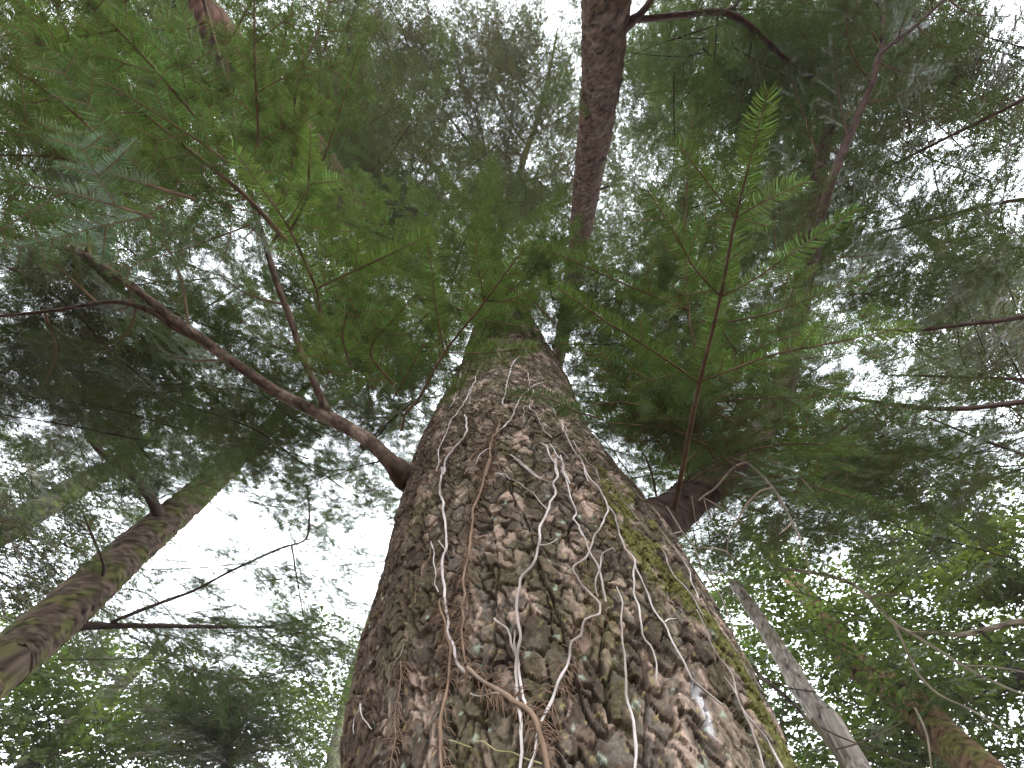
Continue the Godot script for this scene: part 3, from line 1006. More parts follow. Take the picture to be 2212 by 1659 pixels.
func build_limbs(tree: Node3D) -> void:
	# thick limb reaching out to the left, forked twice
	var g := Geo.new()
	var j := on_trunk(872, 1034, -0.05)
	var main := limb(g, [[j, 0.062], [on_trunk(862, 1022, 0.02), 0.05]] + trace([[846, 1000, 1.50, 34], [795, 951, 1.60, 29], [720, 907, 1.75, 28], [604, 850, 1.95, 23], [494, 775, 2.10, 20], [446, 739, 2.18, 19], [367, 682, 2.30, 17], [263, 603, 2.50, 16], [183, 551, 2.70, 13], [67, 518, 3.0, 10], [-120, 480, 3.4, 6]]), 0.012, 20, WOOD, 0.10, 0.6, Color(0.15, 0.115, 0.09, 0.7))
	var l := Leafage.new()
	sides(l, g, main, 0.40, 0.26, 0.75, 0.6, 0.42, DARK, 0.45)
	var arm := limb(g, trace([[446, 741, 2.18, 15], [377, 707, 2.28, 13], [335, 677, 2.35, 12], [248, 652, 2.5, 10], [107, 672, 2.8, 7], [-80, 690, 3.1, 4]]), 0.014, 10, WOOD, 0.10, 0.6)
	sides(l, g, arm, 0.3, 0.28, 0.6, 0.4, 0.4, DARK)
	var o := part("limb", g, M.wood, tree)
	hang(l, o)
	# its rising fork
	g = Geo.new()
	l = Leafage.new()
	var fork := limb(g, trace([[722, 908, 1.75, 18], [698, 869, 1.80, 16], [670, 806, 1.86, 14], [651, 765, 1.92, 13], [629, 693, 2.0, 13], [597, 608, 2.1, 12], [550, 450, 2.3, 11], [516, 330, 2.5, 12], [496, 212, 2.7, 11], [473, 126, 2.9, 10], [430, -40, 3.3, 7]]), 0.014, 12, WOOD, 0.10, 0.6)
	sides(l, g, fork, 0.25, 0.27, 0.65, 0.8, 0.42, GREEN)
	o = part("limb", g, M.wood, tree)
	hang(l, o)
	# thick limb to the right that turns upward and forks
	g = Geo.new()
	l = Leafage.new()
	var k0 := on_trunk(1385, 1135, -0.10)
	var rise := limb(g, [[k0, 0.085]] + trace([[1432, 1122, 1.44, 88], [1480, 1085, 1.55, 78], [1560, 1025, 1.75, 66], [1630, 955, 2.0, 52], [1690, 840, 2.3, 42], [1715, 720, 2.6, 40], [1740, 600, 2.9, 36], [1762, 486, 3.2, 33], [1770, 384, 3.5, 27], [1780, 307, 3.8, 23], [1802, 251, 4.0, 17], [1825, 160, 4.3, 13], [1850, 30, 4.8, 9]]), 0.014, 24, Color(0.056, 0.040, 0.031), 0.12, 0.7)
	sides(l, g, rise, 0.30, 0.22, 0.7, 0.6, 0.4, DARK)
	o = part("limb", g, M.wood, tree)
	hang(l, o)
	g = Geo.new()
	l = Leafage.new()
	var tine := limb(g, trace([[1755, 520, 3.15, 22], [1794, 397, 3.3, 18], [1822, 324, 3.5, 16], [1842, 275, 3.65, 15], [1883, 182, 3.9, 13], [1903, 117, 4.1, 12], [1972, 61, 4.4, 9], [2060, -20, 4.8, 7]]), 0.04, 8, Color(0.085, 0.06, 0.05), 0.12, 0.4)
	sides(l, g, tine, 0.35, 0.2, 0.7, 0.6, 0.4, DARK)
	var tine2 := limb(g, trace([[1903, 117, 4.1, 9], [1909, 40, 4.4, 7], [1912, -60, 4.8, 5]]), 0.04, 6, Color(0.085, 0.06, 0.05), 0.12, 0.4)
	sides(l, g, tine2, 0.1, 0.2, 0.6, 0.5, 0.4, DARK)
	o = part("limb", g, M.wood, tree)
	hang(l, o)
	near_sprays(tree)
	# lower and middle boughs of the same tree, overlapping behind the near sprays
	var m := Leafage.new()
	var a0: Vector3 = trunk_at(2.6)[0]
	crown(m, tree, 250, 300, 330, 330, 2.8, 5.0, 0.5, a0, 1.2, 0.40, GREEN)
	crown(m, tree, 180, 770, 300, 200, 3.4, 5.5, 0.95, a0, 1.3, 0.42, DARK)
	crown(m, tree, 640, 770, 240, 150, 2.8, 4.4, 0.8, a0, 1.0, 0.36, DARK)
	crown(m, tree, 890, 800, 110, 150, 2.2, 3.2, 1.6, a0, 0.7, 0.30, GREEN)
	crown(m, tree, 570, 930, 140, 80, 2.8, 4.4, 1.3, a0, 0.9, 0.34, DARK)
	crown(m, tree, 740, 980, 140, 66, 2.3, 3.4, 0.8, a0, 0.7, 0.30, GREEN)
	crown(m, tree, 1530, 1170, 110, 80, 3.4, 5.0, 1.0, a0, 0.9, 0.34, GREEN)
	crown(m, tree, 760, 560, 180, 160, 2.8, 4.4, 0.5, a0, 1.0, 0.36, GREEN)
	crown(m, tree, 1700, 1000, 270, 140, 2.5, 4.2, 1.2, a0, 1.1, 0.36, DARK)
	crown(m, tree, 1370, 830, 150, 210, 2.1, 3.4, 1.4, a0, 0.8, 0.32, GREEN)
	crown(m, tree, 1440, 700, 200, 210, 2.4, 4.0, 0.9, a0, 0.9, 0.34, GREEN)
	crown(m, tree, 1840, 520, 170, 260, 3.6, 5.5, 0.4, a0, 1.3, 0.42, DARK)
	crown(m, tree, 1590, 620, 150, 220, 3.2, 5.0, 0.5, a0, 1.2, 0.42, GREEN)
	hang(m, tree)

func near_sprays(tree: Node3D) -> void:
	# [controls (px, py, r, width), longest twig, shortest twig, gap, shoot, tint, bare share]
	var list := [
		[[[620, 520, 1.75, 12], [526, 420, 1.72, 10], [377, 298, 1.75, 8], [198, 149, 1.85, 6], [20, -5, 2.0, 4]], 0.40, 0.16, 0.060, 0.10, GREEN, 0.06],
		[[[690, 680, 1.30, 7], [683, 625, 1.25, 6], [627, 499, 1.2, 5], [564, 406, 1.15, 3]], 0.13, 0.08, 0.085, 0.10, LIME, 0.2],
		[[[683, 625, 1.24, 5], [743, 595, 1.16, 4.5], [809, 565, 1.10, 4], [872, 535, 1.05, 3]], 0.13, 0.08, 0.07, 0.095, LIME, 0.12],
		[[[627, 499, 1.2, 4.5], [660, 433, 1.15, 4], [667, 357, 1.1, 3]], 0.11, 0.07, 0.07, 0.095, LIME, 0.12],
		[[[420, 430, 1.6, 8], [364, 413, 1.58, 7], [297, 393, 1.56, 6], [126, 342, 1.6, 5], [-30, 335, 1.7, 3]], 0.36, 0.14, 0.065, 0.10, LIME, 0.1],
		[[[560, 320, 1.6, 5], [552, 159, 1.62, 5], [549, 0, 1.7, 4], [548, -60, 1.75, 3]], 0.26, 0.12, 0.065, 0.10, GREEN, 0.05],
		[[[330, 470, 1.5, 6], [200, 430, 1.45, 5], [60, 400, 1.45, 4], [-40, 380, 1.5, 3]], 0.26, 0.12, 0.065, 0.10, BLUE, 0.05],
		[[[420, 250, 1.7, 6], [300, 110, 1.75, 5], [200, 10, 1.85, 4], [150, -60, 1.9, 3]], 0.30, 0.12, 0.065, 0.10, LIME, 0.05],
		[[[250, 330, 1.6, 6], [120, 210, 1.65, 5], [-20, 120, 1.75, 3]], 0.30, 0.12, 0.065, 0.10, LIME, 0.05],
		[[[640, 340, 1.7, 6], [640, 200, 1.7, 5], [690, 60, 1.8, 3]], 0.24, 0.10, 0.070, 0.10, GREEN, 0.05],
		[[[760, 800, 1.35, 5], [740, 720, 1.28, 4.5], [770, 640, 1.22, 3]], 0.18, 0.10, 0.065, 0.09, GREEN, 0.05],
		[[[850, 830, 1.30, 5], [800, 760, 1.26, 4.5], [850, 690, 1.2, 3]], 0.18, 0.10, 0.065, 0.09, GREEN, 0.05],
		# twig crossing in front of the trunk's top
		[[[868, 930, 1.22, 7], [876, 894, 1.18, 6.5], [907, 857, 1.12, 6], [960, 762, 1.04, 5.5], [1048, 651, 0.98, 5], [1082, 603, 0.96, 4], [1115, 560, 0.95, 3]], 0.05, 0.04, 0.30, 0.085, GREEN, 0.55],
		[[[960, 762, 1.04, 3.5], [939, 651, 0.99, 3], [936, 603, 0.98, 2.4], [930, 565, 0.97, 2]], 0.05, 0.04, 0.07, 0.08, GREEN, 0.05],
		[[[960, 762, 1.04, 3], [1048, 762, 1.02, 2.6], [1122, 754, 1.0, 2]], 0.06, 0.05, 0.07, 0.075, GREEN, 0.1],
		[[[1048, 651, 0.98, 3], [1090, 650, 0.97, 2.6], [1130, 636, 0.96, 2]], 0.06, 0.05, 0.07, 0.075, GREEN, 0.05],
		[[[1048, 651, 0.98, 3], [1037, 603, 0.96, 2.6], [1032, 562, 0.95, 2]], 0.06, 0.05, 0.07, 0.075, GREEN, 0.05],
		[[[907, 857, 1.12, 3], [940, 858, 1.1, 2.6], [966, 844, 1.08, 2]], 0.06, 0.05, 0.07, 0.075, GREEN, 0.05],
		# the bright spray to the right of the trunk
		[[[1455, 1105, 1.40, 12], [1475, 1010, 1.30, 11], [1490, 929, 1.24, 10], [1512, 824, 1.16, 9], [1556, 642, 1.05, 8], [1574, 547, 1.0, 7], [1589, 471, 0.97, 6], [1625, 329, 0.95, 3]], 0.07, 0.05, 0.30, 0.10, GREEN, 0.45],
		[[[1556, 640, 1.05, 4.5], [1498, 576, 1.0, 4], [1480, 544, 0.98, 3.5], [1432, 464, 0.95, 2.5]], 0.08, 0.06, 0.085, 0.09, GREEN, 0.1],
		[[[1560, 640, 1.05, 4.5], [1625, 606, 1.02, 4], [1669, 576, 1.0, 3.5], [1763, 511, 0.98, 2.5]], 0.08, 0.06, 0.085, 0.09, GREEN, 0.1],
		[[[1589, 475, 0.97, 3.5], [1555, 430, 0.96, 3], [1523, 387, 0.95, 2.4]], 0.06, 0.05, 0.10, 0.085, GREEN, 0.1],
		[[[1590, 471, 0.97, 3.5], [1630, 446, 0.96, 3], [1669, 427, 0.95, 2.4]], 0.06, 0.05, 0.10, 0.085, GREEN, 0.1],
		[[[1511, 826, 1.16, 5], [1407, 755, 1.08, 4.5], [1312, 696, 1.02, 4], [1250, 653, 0.98, 2.5]], 0.10, 0.07, 0.10, 0.09, LIME, 0.15],
		[[[1516, 824, 1.16, 5], [1661, 769, 1.12, 4.5], [1767, 747, 1.10, 4], [1854, 729, 1.08, 2.5]], 0.10, 0.07, 0.10, 0.09, LIME, 0.15],
		[[[1500, 900, 1.40, 5], [1505, 784, 1.42, 5], [1487, 667, 1.45, 5], [1480, 482, 1.5, 4], [1490, 329, 1.6, 3]], 0.17, 0.10, 0.075, 0.095, GREEN, 0.05],
		[[[1487, 667, 1.45, 4.5], [1381, 627, 1.38, 4], [1290, 587, 1.34, 3.5], [1210, 551, 1.32, 2.5]], 0.11, 0.07, 0.085, 0.09, GREEN, 0.1],
		[[[1480, 930, 1.32, 4.5], [1400, 880, 1.26, 4], [1320, 870, 1.22, 3.5], [1260, 880, 1.2, 2.5]], 0.12, 0.08, 0.075, 0.09, LIME, 0.1],
		[[[1470, 980, 1.4, 4.5], [1420, 940, 1.35, 4], [1340, 800, 1.30, 3.5], [1260, 760, 1.26, 2.5]], 0.14, 0.08, 0.075, 0.09, GREEN, 0.1],
		[[[1500, 870, 1.35, 4.5], [1620, 850, 1.35, 4], [1730, 880, 1.35, 2.5]], 0.16, 0.08, 0.075, 0.09, GREEN, 0.1],
		[[[1540, 700, 1.5, 4.5], [1650, 680, 1.5, 4], [1760, 640, 1.5, 2.5]], 0.16, 0.08, 0.075, 0.09, GREEN, 0.1],
		[[[1490, 1040, 1.52, 6], [1600, 980, 1.55, 5], [1700, 960, 1.6, 4], [1790, 960, 1.7, 3]], 0.22, 0.10, 0.065, 0.09, GREEN, 0.12],
		[[[1480, 1000, 1.46, 6], [1560, 930, 1.5, 5], [1660, 880, 1.55, 4], [1760, 860, 1.65, 3]], 0.20, 0.10, 0.065, 0.09, GREEN, 0.12],
		[[[1500, 960, 1.45, 5], [1590, 800, 1.5, 4.5], [1650, 740, 1.55, 4], [1720, 660, 1.65, 3]], 0.18, 0.10, 0.065, 0.09, GREEN, 0.12],
		[[[1560, 1030, 1.66, 5], [1680, 1030, 1.6, 4.5], [1790, 1060, 1.6, 4], [1860, 1080, 1.65, 3]], 0.20, 0.10, 0.065, 0.09, GREEN, 0.12],
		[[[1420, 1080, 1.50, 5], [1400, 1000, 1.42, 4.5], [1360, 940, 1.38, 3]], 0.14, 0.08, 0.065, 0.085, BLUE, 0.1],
		[[[900, 700, 1.30, 4], [960, 660, 1.25, 3.5], [1040, 690, 1.22, 3], [1100, 700, 1.2, 2]], 0.10, 0.06, 0.060, 0.08, GREEN, 0.1],
		[[[1200, 700, 1.45, 4], [1150, 650, 1.40, 3.5], [1090, 620, 1.36, 3], [1020, 620, 1.34, 2]], 0.12, 0.06, 0.060, 0.08, GREEN, 0.1],
		[[[850, 860, 1.38, 4], [890, 790, 1.32, 3.5], [920, 730, 1.28, 2]], 0.10, 0.06, 0.060, 0.08, DARK, 0.1],
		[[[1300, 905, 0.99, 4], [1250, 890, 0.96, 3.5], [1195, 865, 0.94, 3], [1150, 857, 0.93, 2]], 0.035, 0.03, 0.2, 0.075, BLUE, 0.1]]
	# more low twigs of the same boughs: [from, centre and half-size of the tips, nearest, farthest, how many]
	for e in [
		[Vector2(1480, 960), Vector2(1420, 830), Vector2(160, 140), 1.15, 1.6, 14],
		[Vector2(1500, 800), Vector2(1640, 760), Vector2(170, 150), 1.25, 1.8, 12],
		[Vector2(1490, 1050), Vector2(1620, 960), Vector2(200, 100), 1.5, 1.9, 10],
		[Vector2(780, 900), Vector2(790, 740), Vector2(150, 130), 1.85, 2.3, 12],
		[Vector2(680, 780), Vector2(600, 640), Vector2(190, 150), 2.15, 2.7, 14],
		[Vector2(560, 480), Vector2(360, 330), Vector2(320, 260), 1.5, 2.2, 16],
		[Vector2(960, 740), Vector2(1010, 660), Vector2(110, 60), 1.2, 1.6, 5]]:
		for k in e[5]:
			var ang: float = TAU * (k + rng.randf()) / e[5]
			var sp := sqrt(rng.randf_range(0.1, 1.0))
			var tip: Vector2 = e[1] + Vector2(cos(ang) * e[2].x, sin(ang) * e[2].y) * sp
			var far: float = lerpf(e[3], e[4], rng.randf())
			var p1 := at(tip.x, tip.y, far)
			var p0 := at(e[0].x, e[0].y, far * 1.12)
			var away := (p1 - p0).normalized()
			var ln := rng.randf_range(0.22, 0.40)
			p0 = p1 - (away + Vector3(rng.randf_range(-0.4, 0.4), rng.randf_range(-0.1, 0.3), rng.randf_range(-0.4, 0.4))).normalized() * ln
			var g := Geo.new()
			var l := Leafage.new()
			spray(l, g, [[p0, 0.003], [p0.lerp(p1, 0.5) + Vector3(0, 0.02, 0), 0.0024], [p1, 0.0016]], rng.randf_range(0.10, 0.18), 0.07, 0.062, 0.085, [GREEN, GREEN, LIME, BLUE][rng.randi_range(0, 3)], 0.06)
			hang(l, part("branch", g, M.wood, tree))
	for e in list:
		var g := Geo.new()
		var l := Leafage.new()
		spray(l, g, trace(e[0]), e[1], e[2], e[3], e[4], e[5], e[6])
		hang(l, part("branch", g, M.wood, tree))

func stem(called: String, label: String, category: String, list: Array, col: Color, col2: Color, sides_n := 14) -> Node3D:
	var ctrl := trace(list)
	var foot: Vector3 = ctrl[0][0]
	# carry the stem on down to the ground
	var dir: Vector3 = (ctrl[1][0] - foot).normalized()
	if dir.y > 0.15 and foot.y > 0.1:
		var low := foot - dir * (foot.y / dir.y)
		low = foot.lerp(Vector3(low.x, -0.1, low.z), 1.0)
		ctrl.push_front([low, ctrl[0][1] * 1.25])
		foot = low
	var o := thing(called, label, category, Vector3(foot.x, 0, foot.z))
	var g := Geo.new()
	limb(g, ctrl, 0.02, sides_n * 2, col, 0.09, 0.8, col2)
	part("trunk", g, M.wood, o)
	return o

func build_neighbours() -> void:
	# leaning mossy trunk at the left
	var a := stem("leaning_tree", "stout leaning tree with brown mossy bark and two thin level branches", "tree", [[-60, 1490, 4.6, 112], [0, 1440, 4.8, 108], [126, 1332, 5.3, 96], [272, 1200, 6.0, 78], [375, 1112, 6.6, 66], [463, 1034, 7.2, 52], [540, 960, 8.0, 36], [610, 890, 9.0, 20], [680, 820, 10.0, 8]], Color(0.075, 0.053, 0.038), Color(0.065, 0.062, 0.022, 0.9))
	var l := Leafage.new()
	for e in [
		[[161, 1352, 5.4, 22], [242, 1352, 5.4, 12], [353, 1352, 5.3, 9], [478, 1354, 5.3, 7], [594, 1354, 5.3, 4]],
		[[242, 1345, 5.4, 9], [282, 1327, 5.3, 8], [363, 1296, 5.2, 7], [418, 1276, 5.2, 6], [504, 1231, 5.1, 5], [605, 1185, 5.1, 5], [660, 1165, 5.1, 4], [668, 1115, 5.0, 4], [665, 1060, 5.0, 3]],
		[[352, 1130, 6.35, 24], [325, 1075, 6.2, 18], [300, 1040, 6.1, 17], [277, 1019, 6.0, 16], [222, 979, 5.9, 14], [191, 934, 5.8, 12], [170, 880, 5.8, 8]],
		[[200, 1285, 5.6, 8], [225, 1230, 5.4, 6], [200, 1160, 5.3, 4], [180, 1110, 5.3, 3]],
		[[630, 1180, 5.1, 4], [640, 1240, 5.0, 3], [655, 1330, 5.0, 2]]]:
		var g := Geo.new()
		var pts := limb(g, trace(e), 0.05, 8, Color(0.07, 0.05, 0.04), 0.1, 0.3)
		part("branch", g, M.wood, a)
		clothe(l, pts, 0.34, 0.17, DARK, "frond", 0.25)
	var axis := at(463, 1034, 7.2)
	crown(l, a, 330, 980, 270, 100, 5.5, 8.0, 0.8, axis, 1.4, 0.42, DARK)
	crown(l, a, 640, 1280, 220, 190, 5.0, 7.5, 0.38, axis, 1.3, 0.36, DARK)
	crown(l, a, 480, 1440, 320, 100, 6.0, 9.0, 0.6, axis, 1.5, 0.42, DARK)
	crown(l, a, 770, 1070, 120, 80, 4.5, 6.5, 0.6, axis, 1.1, 0.36, DARK)
	hang(l, a)
	# slimmer mossy trunk beyond it
	var b := stem("mossy_tree", "slim moss-covered tree behind the stout leaning one", "tree", [[-80, 1200, 8.0, 60], [0, 1150, 8.4, 56], [86, 1100, 9.0, 50], [166, 1050, 9.7, 46], [242, 1009, 10.5, 34], [310, 950, 11.6, 16], [360, 900, 12.5, 6]], Color(0.075, 0.07, 0.045), Color(0.075, 0.09, 0.03, 1.0))
	l = Leafage.new()
	crown(l, b, 100, 1160, 230, 200, 8.0, 11.0, 0.7, at(120, 1060, 9.6), 1.8, 0.5, DARK, "haze")
	hang(l, b)
	# red-brown stem leaning in from behind the camera
	var c := stem("slender_tree", "slender red-brown tree leaning overhead with pale bark flecks", "tree", [[1345, -260, 2.9, 128], [1325, -120, 3.05, 116], [1310, 0, 3.3, 104], [1304, 100, 3.6, 92], [1296, 200, 4.0, 80], [1283, 300, 4.4, 70], [1268, 400, 4.9, 58], [1254, 500, 5.5, 48], [1238, 600, 6.2, 38], [1218, 700, 7.0, 29], [1200, 780, 7.9, 22]], Color(0.056, 0.034, 0.023), Color(0.09, 0.066, 0.05, 0.35), 26)
	l = Leafage.new()
	for e in [
		[[1345, 60, 3.4, 30], [1377, 36, 3.4, 16], [1400, 10, 3.45, 15], [1430, -40, 3.6, 12]],
		[[1370, 42, 3.4, 14], [1420, 38, 3.45, 13], [1478, 32, 3.5, 12], [1559, 26, 3.6, 13], [1616, 53, 3.7, 12], [1656, 89, 3.8, 11], [1689, 121, 3.9, 10], [1721, 146, 4.0, 9], [1766, 174, 4.1, 6]],
		[[1559, 26, 3.6, 9], [1590, 10, 3.7, 8], [1620, -50, 3.9, 6]],
		[[1625, 55, 3.7, 5], [1618, 120, 3.75, 4], [1605, 200, 3.8, 4], [1590, 280, 3.85, 3]],
		[[1550, 28, 3.6, 4], [1545, 100, 3.6, 3], [1540, 160, 3.65, 2]],
		[[1500, 32, 3.5, 4], [1520, -20, 3.6, 3]]]:
		var g := Geo.new()
		var pts := limb(g, trace(e), 0.04, 8, Color(0.075, 0.052, 0.045), 0.12, 0.3)
		part("branch", g, M.wood, c)
		clothe(l, pts, 0.34, 0.15, DARK, "frond", 0.3)
	crown(l, c, 1620, 120, 220, 140, 3.6, 5.2, 0.8, at(1500, 30, 3.6), 1.0, 0.36, DARK)
	crown(l, c, 1560, 310, 160, 130, 3.8, 5.5, 0.4, at(1600, 100, 3.8), 1.0, 0.34, DARK)
	hang(l, c)
	# thick brown trunk behind the left boughs
	var d := stem("brown_tree", "thick dark brown tree slanting behind the forked limb's foliage", "tree", [[430, 40, 4.2, 104], [560, 190, 5.0, 84], [680, 330, 6.0, 64], [740, 415, 6.8, 58], [800, 490, 7.8, 52], [860, 550, 8.8, 46], [905, 595, 9.8, 38], [960, 660, 11.5, 26]], Color(0.075, 0.042, 0.03), Color(0.05, 0.032, 0.025, 0.8))
	l = Leafage.new()
	var g4 := Geo.new()
	var p4 := limb(g4, trace([[845, 520, 8.0, 12], [790, 373, 8.2, 10], [767, 311, 8.4, 9], [724, 195, 8.8, 7], [688, 116, 9.2, 5], [660, 40, 9.8, 3]]), 0.1, 7, Color(0.065, 0.048, 0.04), 0.1, 0.3)
	part("branch", g4, M.wood, d)
	clothe(l, p4, 0.5, 0.22, GREEN, "haze", 0.15)
	g4 = Geo.new()
	p4 = limb(g4, trace([[760, 400, 7.2, 10], [720, 340, 7.2, 8], [690, 290, 7.4, 6], [640, 200, 7.8, 3]]), 0.1, 7, Color(0.065, 0.048, 0.04), 0.1, 0.3)
	part("branch", g4, M.wood, d)
	clothe(l, p4, 0.45, 0.22, GREEN, "haze", 0.2)
	crown(l, d, 420, 190, 470, 250, 7.0, 10.0, 0.6, at(700, 350, 7.0), 2.0, 0.5, GREEN, "haze")
	crown(l, d, 780, 400, 190, 240, 7.0, 10.0, 0.7, at(780, 380, 8.0), 1.8, 0.5, GREEN, "haze")
	crown(l, d, 820, 690, 170, 120, 6.0, 9.0, 0.8, at(800, 500, 8.0), 1.5, 0.45, GREEN, "haze")
	hang(l, d)
	# firs standing off to the right
	var e1 := stem("fir_tree", "dark fir with long bare drooping boughs near the upturned limb", "tree", [[2420, 1240, 7.0, 60], [2330, 1010, 8.0, 50], [2240, 800, 9.5, 38], [2120, 620, 12.0, 26], [1950, 470, 15.0, 12]], Color(0.065, 0.05, 0.04), Color(0.07, 0.08, 0.035, 0.8))
	l = Leafage.new()
	for e in [
		[[2300, 668, 5.0, 13], [2212, 684, 4.8, 12], [2148, 694, 4.6, 11], [2059, 704, 4.4, 9], [1970, 714, 4.2, 8], [1877, 711, 4.1, 5]],
		[[2300, 860, 4.4, 13], [2212, 868, 4.2, 12], [2092, 882, 4.0, 11], [2009, 882, 3.9, 10], [1937, 874, 3.8, 9], [1844, 861, 3.7, 8], [1784, 843, 3.6, 7], [1725, 826, 3.5, 4]],
		[[2300, 826, 5.5, 9], [2212, 820, 5.4, 8], [2100, 815, 5.3, 6], [1910, 810, 5.2, 3]],
		[[2300, 160, 5.0, 10], [2200, 220, 4.8, 9], [2040, 300, 4.6, 7], [1900, 370, 4.5, 4]],
		[[2300, 420, 5.4, 10], [2150, 440, 5.2, 8], [1990, 480, 5.0, 6], [1840, 520, 4.8, 4]],
		[[2300, 1010, 4.6, 8], [2150, 960, 4.5, 7], [2000, 900, 4.5, 3]]]:
		var g := Geo.new()
		var pts := limb(g, trace(e), 0.05, 8, Color(0.08, 0.055, 0.045), 0.12, 0.35)
		part("branch", g, M.wood, e1)
		clothe(l, pts, 0.42, 0.2, DARK, "frond", 0.25)
	var ax1 := at(2240, 800, 9.5)
	crown(l, e1, 2060, 380, 210, 390, 5.5, 9.0, 0.42, ax1, 1.8, 0.48, DARK, "haze")
	crown(l, e1, 2080, 780, 200, 170, 5.5, 9.0, 0.6, ax1, 1.8, 0.45, DARK, "haze")
	crown(l, e1, 2150, 640, 95, 110, 9.0, 13.0, 0.9, ax1, 1.8, 0.55, GREEN, "haze")
	crown(l, e1, 1960, 1030, 300, 130, 4.4, 7.0, 0.7, ax1, 1.6, 0.42, DARK)
	crown(l, e1, 1680, 380, 190, 260, 6.5, 10.0, 0.6, ax1, 1.8, 0.48, GREEN, "haze")
	crown(l, e1, 1880, 90, 340, 130, 5.0, 8.0, 0.7, ax1, 1.7, 0.45, DARK, "haze")
	hang(l, e1)
	var e2 := stem("fir_tree", "pale distant fir whose crown fills the gap beside the slender tree", "tree", [[1150, 1000, 9.0, 22], [1222, 720, 12.0, 20], [1258, 500, 16.0, 14], [1290, 300, 20.0, 5]], Color(0.07, 0.055, 0.045), Color(0.07, 0.08, 0.035, 0.6))
	l = Leafage.new()
	crown(l, e2, 1400, 300, 140, 250, 11.0, 16.0, 0.9, at(1400, 470, 17.0), 2.0, 0.52, GREEN, "haze")
	crown(l, e2, 1370, 590, 160, 150, 9.0, 13.0, 0.8, at(1400, 470, 17.0), 1.8, 0.48, GREEN, "haze")
	hang(l, e2)

